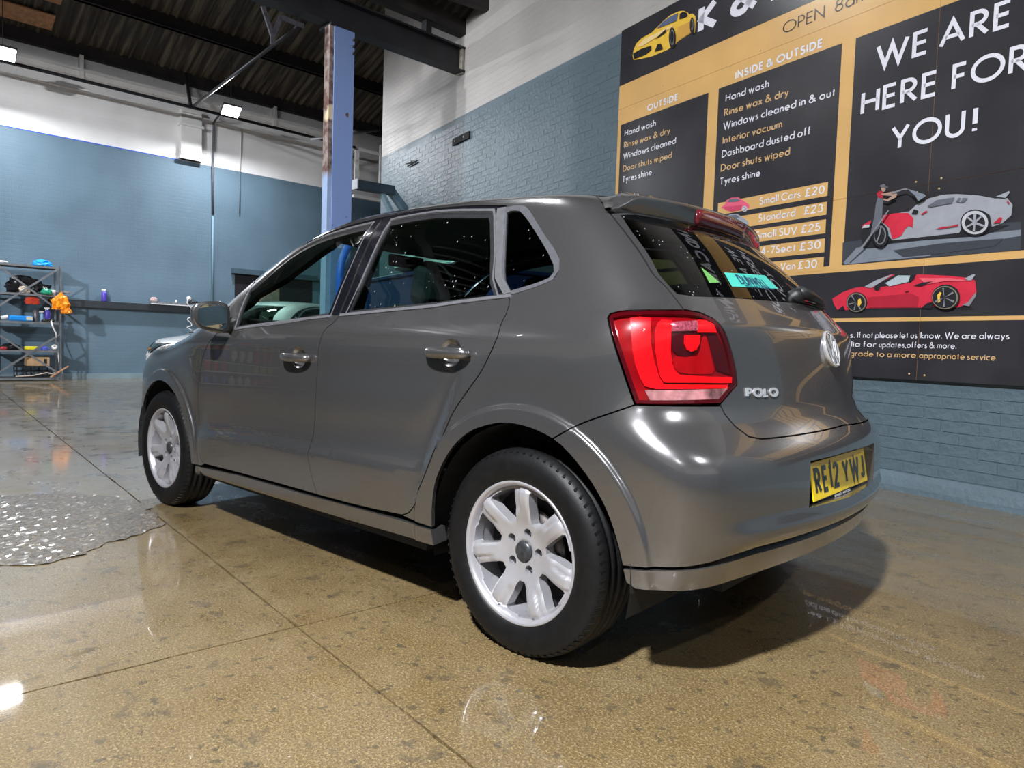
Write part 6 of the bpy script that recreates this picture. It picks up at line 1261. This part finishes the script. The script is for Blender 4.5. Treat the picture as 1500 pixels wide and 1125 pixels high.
mb = MB(); mb.lathe([(.0001, .0), (.032, 0), (.038, .085), (.034, .085), (.03, .008)], 20); o = mb.build('cup', mat('white plastic', (.72, .72, .74), .4, noise=.03), None, loc=rl(-.93, .56, RL[3])); tag(o, 'small white cup at the right front of the second shelf from top', 'cup')
mb = MB(); mb.box((0, 0, .0), (.32, .2, .03)); o = mb.build('plank', mat('weathered plank', (.28, .27, .27), .7, noise=.3, nscale=20), None, loc=rl(-.78, .30, RL[3]+.07), rz=BW); tag(o, 'grey plank end poking out of the right side of the rack', 'plank')
# orange bag hanging on the upright
blob('orange_bag', rl(-.86, .76, 1.26), (.24, .14, .27), mat('orange plastic', (.95, .30, .01), .35, noise=.2, nscale=25, bump=.6, bscale=20), 'orange plastic bag hanging from the right upright of the rack', 'bag', 21, amp=.55, fr=5)
ob = [o for o in bpy.data.objects if o.name == 'orange_bag'][0]
tail = blob('bag_tail', rl(-.77, .76, 1.19), (.16, .11, .12), MATS['orange plastic'], None, None, 22, amp=.3); tail.parent = ob; tail.location = (.09, 0, -.07); tail.rotation_euler = (0, 0, 0)
blob('red_rag', rl(-1.24, .56, RL[2]+.30), (.22, .06, .13), mat('red cloth', (.55, .05, .02), .8, noise=.25, nscale=30), 'red rag hanging under the second shelf from top', 'rag', 23, amp=.3)
def bottle(name, p, r, h, mbody, mcap, label, cat='bottle', trig=False, group=None):
    t = empty(name, p, BW, label, cat, group)
    mb = MB(); mb.lathe([(.0001, 0), (r*.95, 0), (r, .01), (r, h*.62), (r*.85, h*.72), (r*.35, h*.82), (r*.33, h*.86)], 20); mb.build('body', mbody, t)
    mb = MB(); mb.lathe([(r*.38, h*.84), (r*.40, h*.92), (r*.25, h*.94), (.0001, h*.94)], 14)
    if trig: mb.box((-.01, 0, h*.95), (.075, .022, .028), bev=.004); mb.bar((-.035, 0, h*.93), (-.03, 0, h*.80), .012, .008)
    mb.build('cap', mcap, t); return t
M_PW = mat('purple plastic', (.08, .05, .42), .35, noise=.2, nscale=14); M_WP2 = MATS['white plastic']
bottle('spray_bottle', rl(-1.01, .52, RL[2]), .042, .26, M_PW, M_WP2, 'blue and white spray bottle standing on the middle shelf', trig=True)
bottle('spray_bottle', rl(-1.09, .50, RL[2]), .028, .19, mat('pale blue plastic', (.25, .45, .65), .35, noise=.1), M_WP2, 'slim pale blue bottle between the grey flask and the spray bottle', trig=True)
mb = MB(); mb.lathe([(.0001, 0), (.042, 0), (.045, .02), (.045, .19), (.03, .205), (.02, .225), (.0001, .225)], 20); o = mb.build('flask', mat('grey flask', (.14, .145, .16), .3, .4, noise=.1), None, loc=rl(-1.18, .50, RL[2])); tag(o, 'dark grey cylindrical flask on the middle shelf', 'flask')
mb = MB(); mb.box((0, 0, .045), (.34, .10, .09), bev=.02); o = mb.build('blue_box', mat('blue carton', (.01, .24, .72), .4, noise=.1), None, loc=rl(-1.41, .55, RL[2]+e), rz=BW); tag(o, 'bright blue carton lying on the middle shelf', 'carton')
mb = MB(); mb.box((.12, -.052, .05), (.09, .002, .06)); mb.build('carton_label', mat('cream label', (.6, .6, .45), .6, noise=.1), o)
mb = MB(); mb.lathe([(.0001, 0), (.03, 0), (.042, .10), (.038, .10), (.026, .006)], 18, Matrix.Translation((0, 0, .044)) @ Matrix.Rotation(R(78), 4, 'Y')); o = mb.build('cup', M_WP2, None, loc=rl(-1.685, .53, RL[2]), rz=BW); tag(o, 'white cup lying on its side left of the blue carton', 'cup')
mb = MB(); mb.box((0, 0, .02), (.16, .12, .035), bev=.01); o = mb.build('sponge', mat('yellow sponge', (.65, .58, .12), .8, noise=.2, nscale=60), None, loc=rl(-1.78, .40, RL[2]+e), rz=BW); tag(o, 'yellow sponge at the left edge of the middle shelf', 'sponge')
blob('black_cloth', rl(-1.02, .605, RL[2]), (.20, .05, .06), MATS['black bin bag'], 'black cloth in front of the spray bottle on the middle shelf', 'cloth', 31)
mb = MB(); mb.tube([rl(-.98, .64, RL[2]+.02), rl(-.95, .66, .93), rl(-.91, .66, .84), rl(-.90, .66, .76)], .012, 8); o = mb.build('hose_end', M_WP2); tag(o, 'short pale hose end hanging below the middle shelf', 'hose')
mb = MB(); mb.tube([rl(-.85, .50, .50), rl(-.84, .56, .30), rl(-.80, .60, .12)], .012, 8); o = mb.build('hose_end', M_WP2); tag(o, 'pale hose hanging behind the lower right upright', 'hose')
mb = MB(); mb.box((0, 0, .03), (.19, .12, .055), bev=.012); o = mb.build('sponge', mat('bright yellow sponge', (.85, .75, .02), .8, noise=.15, nscale=60), None, loc=rl(-1.26, .55, RL[1]+e), rz=BW); tag(o, 'bright yellow sponge on the second shelf from the floor', 'sponge')
blob('black_rag', rl(-1.54, .44, RL[1]), (.28, .20, .11), MATS['black bin bag'], 'black rag heap left on the second shelf from the floor', 'rag', 35)
blob('red_brush', rl(-1.66, .585, RL[1]), (.10, .05, .05), mat('dark red plastic', (.35, .02, .03), .5, noise=.2), 'dark red brush at the left edge of the second shelf from the floor', 'brush', 36)
blob('blue_cloth', rl(-1.06, .56, RL[1]), (.12, .10, .07), mat('purple blue cloth', (.08, .10, .50), .8, noise=.2), 'blue cloth at the right of the second shelf from the floor', 'cloth', 37)
mb = MB(); mb.lathe([(.045, 0), (.045, .10), (.015, .10), (.015, 0)], 20, Matrix.Rotation(R(80), 4, 'X'), closed=True); o = mb.build('tape_roll', M_WP2, None, loc=rl(-.92, .52, RL[1]+.045), rz=BW); tag(o, 'white roll at the right end of the second shelf from the floor', 'roll')
t = empty('cardboard_box', rl(-1.16, .45, RL[0]+.20), BW, 'tan cardboard box on the black crate in the bottom of the rack', 'box')
mb = MB(); mb.box((0, 0, .077), (.34, .22, .15)); mb.build('carton', mat('tan cardboard', (.55, .36, .20), .8, noise=.12, nscale=8), t)
mb = MB(); mb.box((.11, -.112, .08), (.045, .004, .085), bev=.001); mb.build('hand_hole', M_STEELBLK, t)
t = empty('black_crate', rl(-1.22, .42, RL[0]+e), BW, 'black plastic crate on the bottom shelf of the rack', 'crate')
mb = MB()
for z in (.01, .10, .185): mb.box((0, -.16, z), (.50, .012, .022)); mb.box((0, .16, z), (.50, .012, .022)); mb.box((-.25, 0, z), (.012, .32, .022)); mb.box((.25, 0, z), (.012, .32, .022))
for x in (-.25, -.12, 0, .12, .25): mb.box((x, -.16, .1), (.016, .012, .19)); mb.box((x, .16, .1), (.016, .012, .19))
mb.box((0, 0, .008), (.5, .32, .008)); mb.build('crate_body', mat('black crate plastic', (.01, .01, .012), .5, noise=.1), t)
mb = MB(); mb.tube([rl(-1.5, .64, .075), rl(-1.25, .66, .09), rl(-1.05, .66, .14), rl(-.92, .64, .10), rl(-.93, .60, .14)], .009, 8); o = mb.build('cable', mat('pale cable', (.50, .42, .36), .5, noise=.1)); tag(o, 'pale cable lying along the bottom shelf of the rack', 'cable')
mb = MB(); mb.bar(rl(-1.0, .68, .06), rl(-.72, .66, .26), .02, .02); o = mb.build('stick', mat('orange wood', (.55, .28, .15), .7, noise=.2)); tag(o, 'short orange-brown stick leaning at the rack foot', 'stick')
# rail, tray and bottle on the far wall
mb = MB(); mb.box((.6, -.05, 1.41), (3.0, .10, .125)); rail = mb.build('wall_rail', mat('dark rail paint', (.030, .036, .045), .5, noise=.2, nscale=6), None, loc=B0, rz=BW); tag(rail, 'long dark grey rail fixed level along the far blue wall', 'rail')
bottle('spray_bottle', bp(-.012, .06, 1.475), .05, .23, M_PW, M_WP2, 'purple spray bottle standing alone on the dark wall rail', trig=True)
t = empty('tool_tray', bp(1.27, .07, 1.475), BW, 'grey tray of odds and ends on the wall rail left of the cable', 'tray')
mb = MB(); mb.box((0, 0, .03), (.98, .12, .05)); mb.build('tray', mat('grey tray', (.17, .18, .20), .5, noise=.4, nscale=30), t); mb = MB(); mb.box((-.0, -.065, .008), (.95, .01, .016)); mb.build('white_lip', M_WP2, t)
blob('rag', bp(.86, .07, 1.53), (.13, .09, .09), mat('pinkish rag', (.55, .38, .38), .8, noise=.2), 'small pinkish rag on the left end of the tool tray', 'rag', 41)
blob('plug', bp(1.28, .09, 1.53), (.05, .05, .06), M_WP2, 'small white cap in the middle of the tool tray', 'cap', 42)
blob('black_tool', bp(1.62, .08, 1.53), (.22, .07, .06), M_STEELBLK, 'black hand tool at the right end of the tool tray', 'tool', 43)
pts = [bp(1.545 + .0*k, .14, 1.66 - .0*k) for k in range(1)]
path = [(1.50, 1.63), (1.47, 1.55), (1.53, 1.46), (1.60, 1.40), (1.585, 1.31), (1.58, 1.25), (1.50, 1.23), (1.48, 1.19), (1.54, 1.14), (1.56, 1.08), (1.47, 1.04), (1.50, 1.02), (1.56, .99), (1.55, .97)]
sm = smooth_line(path, .02); mb = MB(); mb.tube([bp(a, .16, z) for a, z in sm], .009, 6); t = mb.build('curly_cable', M_WP2); tag(t, 'white curly cable hanging from a white plug over the wall rail', 'cable')
mb = MB(); mb.lathe([(.0001, .05), (.04, .045), (.05, 0), (.0001, 0)], 16, Matrix.Translation(bp(1.52, .10, 1.63)) @ Matrix.Rotation(BW, 4, 'Z') @ Matrix.Rotation(R(90), 4, 'X')); mb.build('plug', M_WP2, t)
# blue container seen through the car, with a plastic sheet on top
bx = Vector((3.10, -1.72, 0)); ang = R(-15.6)
t = empty('blue_container', bx, ang, 'dark blue steel container behind the car seen through its rear window', 'container')
M_BC = mat('deep blue paint', (.006, .028, .13), .4, coat=.3, noise=.1, nscale=5)
mb = MB(); mb.box((-.15, 0, .72), (1.75, .85, 1.40), bev=.02); mb.build('body', M_BC, t)
mb = MB(); mb.box((-.15, 0, 1.425), (1.79, .89, .03), bev=.008); mb.build('lid', M_BC, t)
for x in (-1.0, .69):
    mb = MB(); mb.box((x, .43, .7), (.05, .02, 1.3)); mb.build('rib', M_BC, t)
LX = -.68
mb = MB(); mb.box((LX + .03, .4275, 1.205), (.34, .004, .035)); mb.box((LX + .15, .4275, 1.248), (.11, .004, .05)); mb.build('yellow_label', mat('yellow green label', (.62, .66, .05), .5, noise=.1), t)
uk = [(.0, .0), (.03, .02), (.05, .05), (.045, .09), (.03, .10), (.035, .13), (.02, .16), (.03, .19), (.0, .20), (-.02, .17), (-.01, .14), (-.025, .11), (-.005, .08), (-.03, .05), (-.02, .02), (0, 0)]
V = []; Fc = []; ribbon([uk], .006, V, Fc); mesh_obj('map_outline', [(LX - .05 + u, .4285, 1.23 + v) for u, v in V], Fc, mat('pale print', (.5, .6, .7), .5, noise=.05), t)
V = []; Fc = []; ribbon([[(0, 0), (.07, .05)], [(0, .05), (.07, 0)], [(.035, 0), (.035, .05)], [(0, .025), (.07, .025)], [(0, 0), (.07, 0), (.07, .05), (0, .05), (0, 0)]], .006, V, Fc); mesh_obj('flag_mark', [(LX + .03 + u, .4285, 1.33 + v) for u, v in V], Fc, mat('pink print', (.6, .4, .45), .5, noise=.05), t)
blob('plastic_sheet', bx + Vector((-.15, .05, 1.441)), (1.0, .7, .20), mat('pale green sheet', (.50, .62, .58), .3, noise=.15, nscale=6), 'crumpled pale plastic sheet lying on top of the blue container', 'sheet', 51, amp=.35)
# blue hose by the column
mb = MB(); H_ = [(-1.78, 2.25), (-1.865, 2.10), (-1.96, 1.94), (-2.02, 1.73), (-2.02, 1.30)]; mb.tube([bpt(a, z, -.42) for a, z in smooth_line(H_, .08)], .045, 14); t = mb.build('blue_hose', mat('blue hose', (.02, .12, .62), .35, noise=.08)); tag(t, 'thick blue hose curving down beside the steel column', 'hose')
mb = MB(); mb.lathe([(.055, 0), (.06, .05), (.06, .10), (.05, .13)], 16, Matrix.Translation(bpt(-2.02, 1.18, -.42))); mb.tube([bpt(-2.02, 1.2, -.42), bpt(-2.02, 0, -.42)], .04, 12); mb.tube([bpt(-2.02, 1.12, -.42), bpt(-2.12, 1.12, -.55)], .025, 10); mb.build('valve_pipe', mat('brassy steel', (.22, .20, .15), .45, .5, noise=.4), t)
# product shelf and sign far to the left (they show in the car's paint)
for z, nm_ in ((.1, 'lowest'), (.5, 'second lowest'), (.9, 'second highest'), (1.3, 'highest')):
    mb = MB(); mb.box((-9.2, -.2, z), (2.6, .4, .03)); o = mb.build('wall_shelf', M_WHITE, None, loc=B0, rz=BW); tag(o, nm_ + ' white shelf board of cleaning products outside the picture', 'shelf')
PC = [(.6, .04, .04), (.7, .7, .7), (.05, .1, .5), (.65, .6, .1), (.05, .35, .2)]
b0 = None
for r_, z in enumerate((.115, .515, .915, 1.315)):
    for k in range(11):
        c_ = PC[(r_*3 + k//3) % 5]; m = mat('product %d' % PC.index(c_), c_, .4, noise=.05)
        mb = MB(); mb.lathe([(.0001, 0), (.08, 0), (.08, .20), (.03, .25), (.03, .29), (.0001, .29)], 10); o = mb.build('product_bottle', m, None, loc=bp(-9.2 - 1.15 + .23*k, .2, z+.002)); tag(o, 'cleaning product bottle on the shelf unit outside the picture', 'bottle', 'products on the far left shelf')

# gold framed board far left, mirrored in the rear door
t = empty('notice_board', bp(-11.3, .03, .75), BW, 'gold framed board far left of the picture, seen only as a reflection in the door', 'board')
mb = MB(); mb.box((0, 0, .3), (1.7, .04, .55)); mb.build('frame', mat('gold frame', (.60, .40, .18), .5, noise=.1), t)
for x in (-.55, 0, .55):
    mb = MB(); mb.box((x, -.025, .3), (.48, .01, .42)); mb.build('dark_panel', M_STEELBLK, t)
# the white car parked beyond, same body built again in white
M_WPAINT = paint('white car paint', (.70, .71, .72), .0, .4)
h = R(112); wc = copy_tree(car)
wc['label'] = 'white hatchback parked beyond the grey car, mostly hidden behind it'
wc.location = (8.97, -4.41, 0); wc.rotation_euler = (0, 0, h)
def recolour(o):
    if o.type == 'MESH' and any(sl.material == M_PAINT for sl in o.material_slots):
        for sl in o.material_slots:
            if sl.material == M_PAINT: sl.link = 'OBJECT'; sl.material = M_WPAINT
    for c in o.children: recolour(c)
recolour(wc)
def drop(o):
    for c in list(o.children): drop(c)
    bpy.data.objects.remove(o)
for c in list(wc.children):
    if c.name.split('.')[0] in ('window_sticker', 'number_plate', 'dealer_strip', 'badge', 'model_lettering'): drop(c)
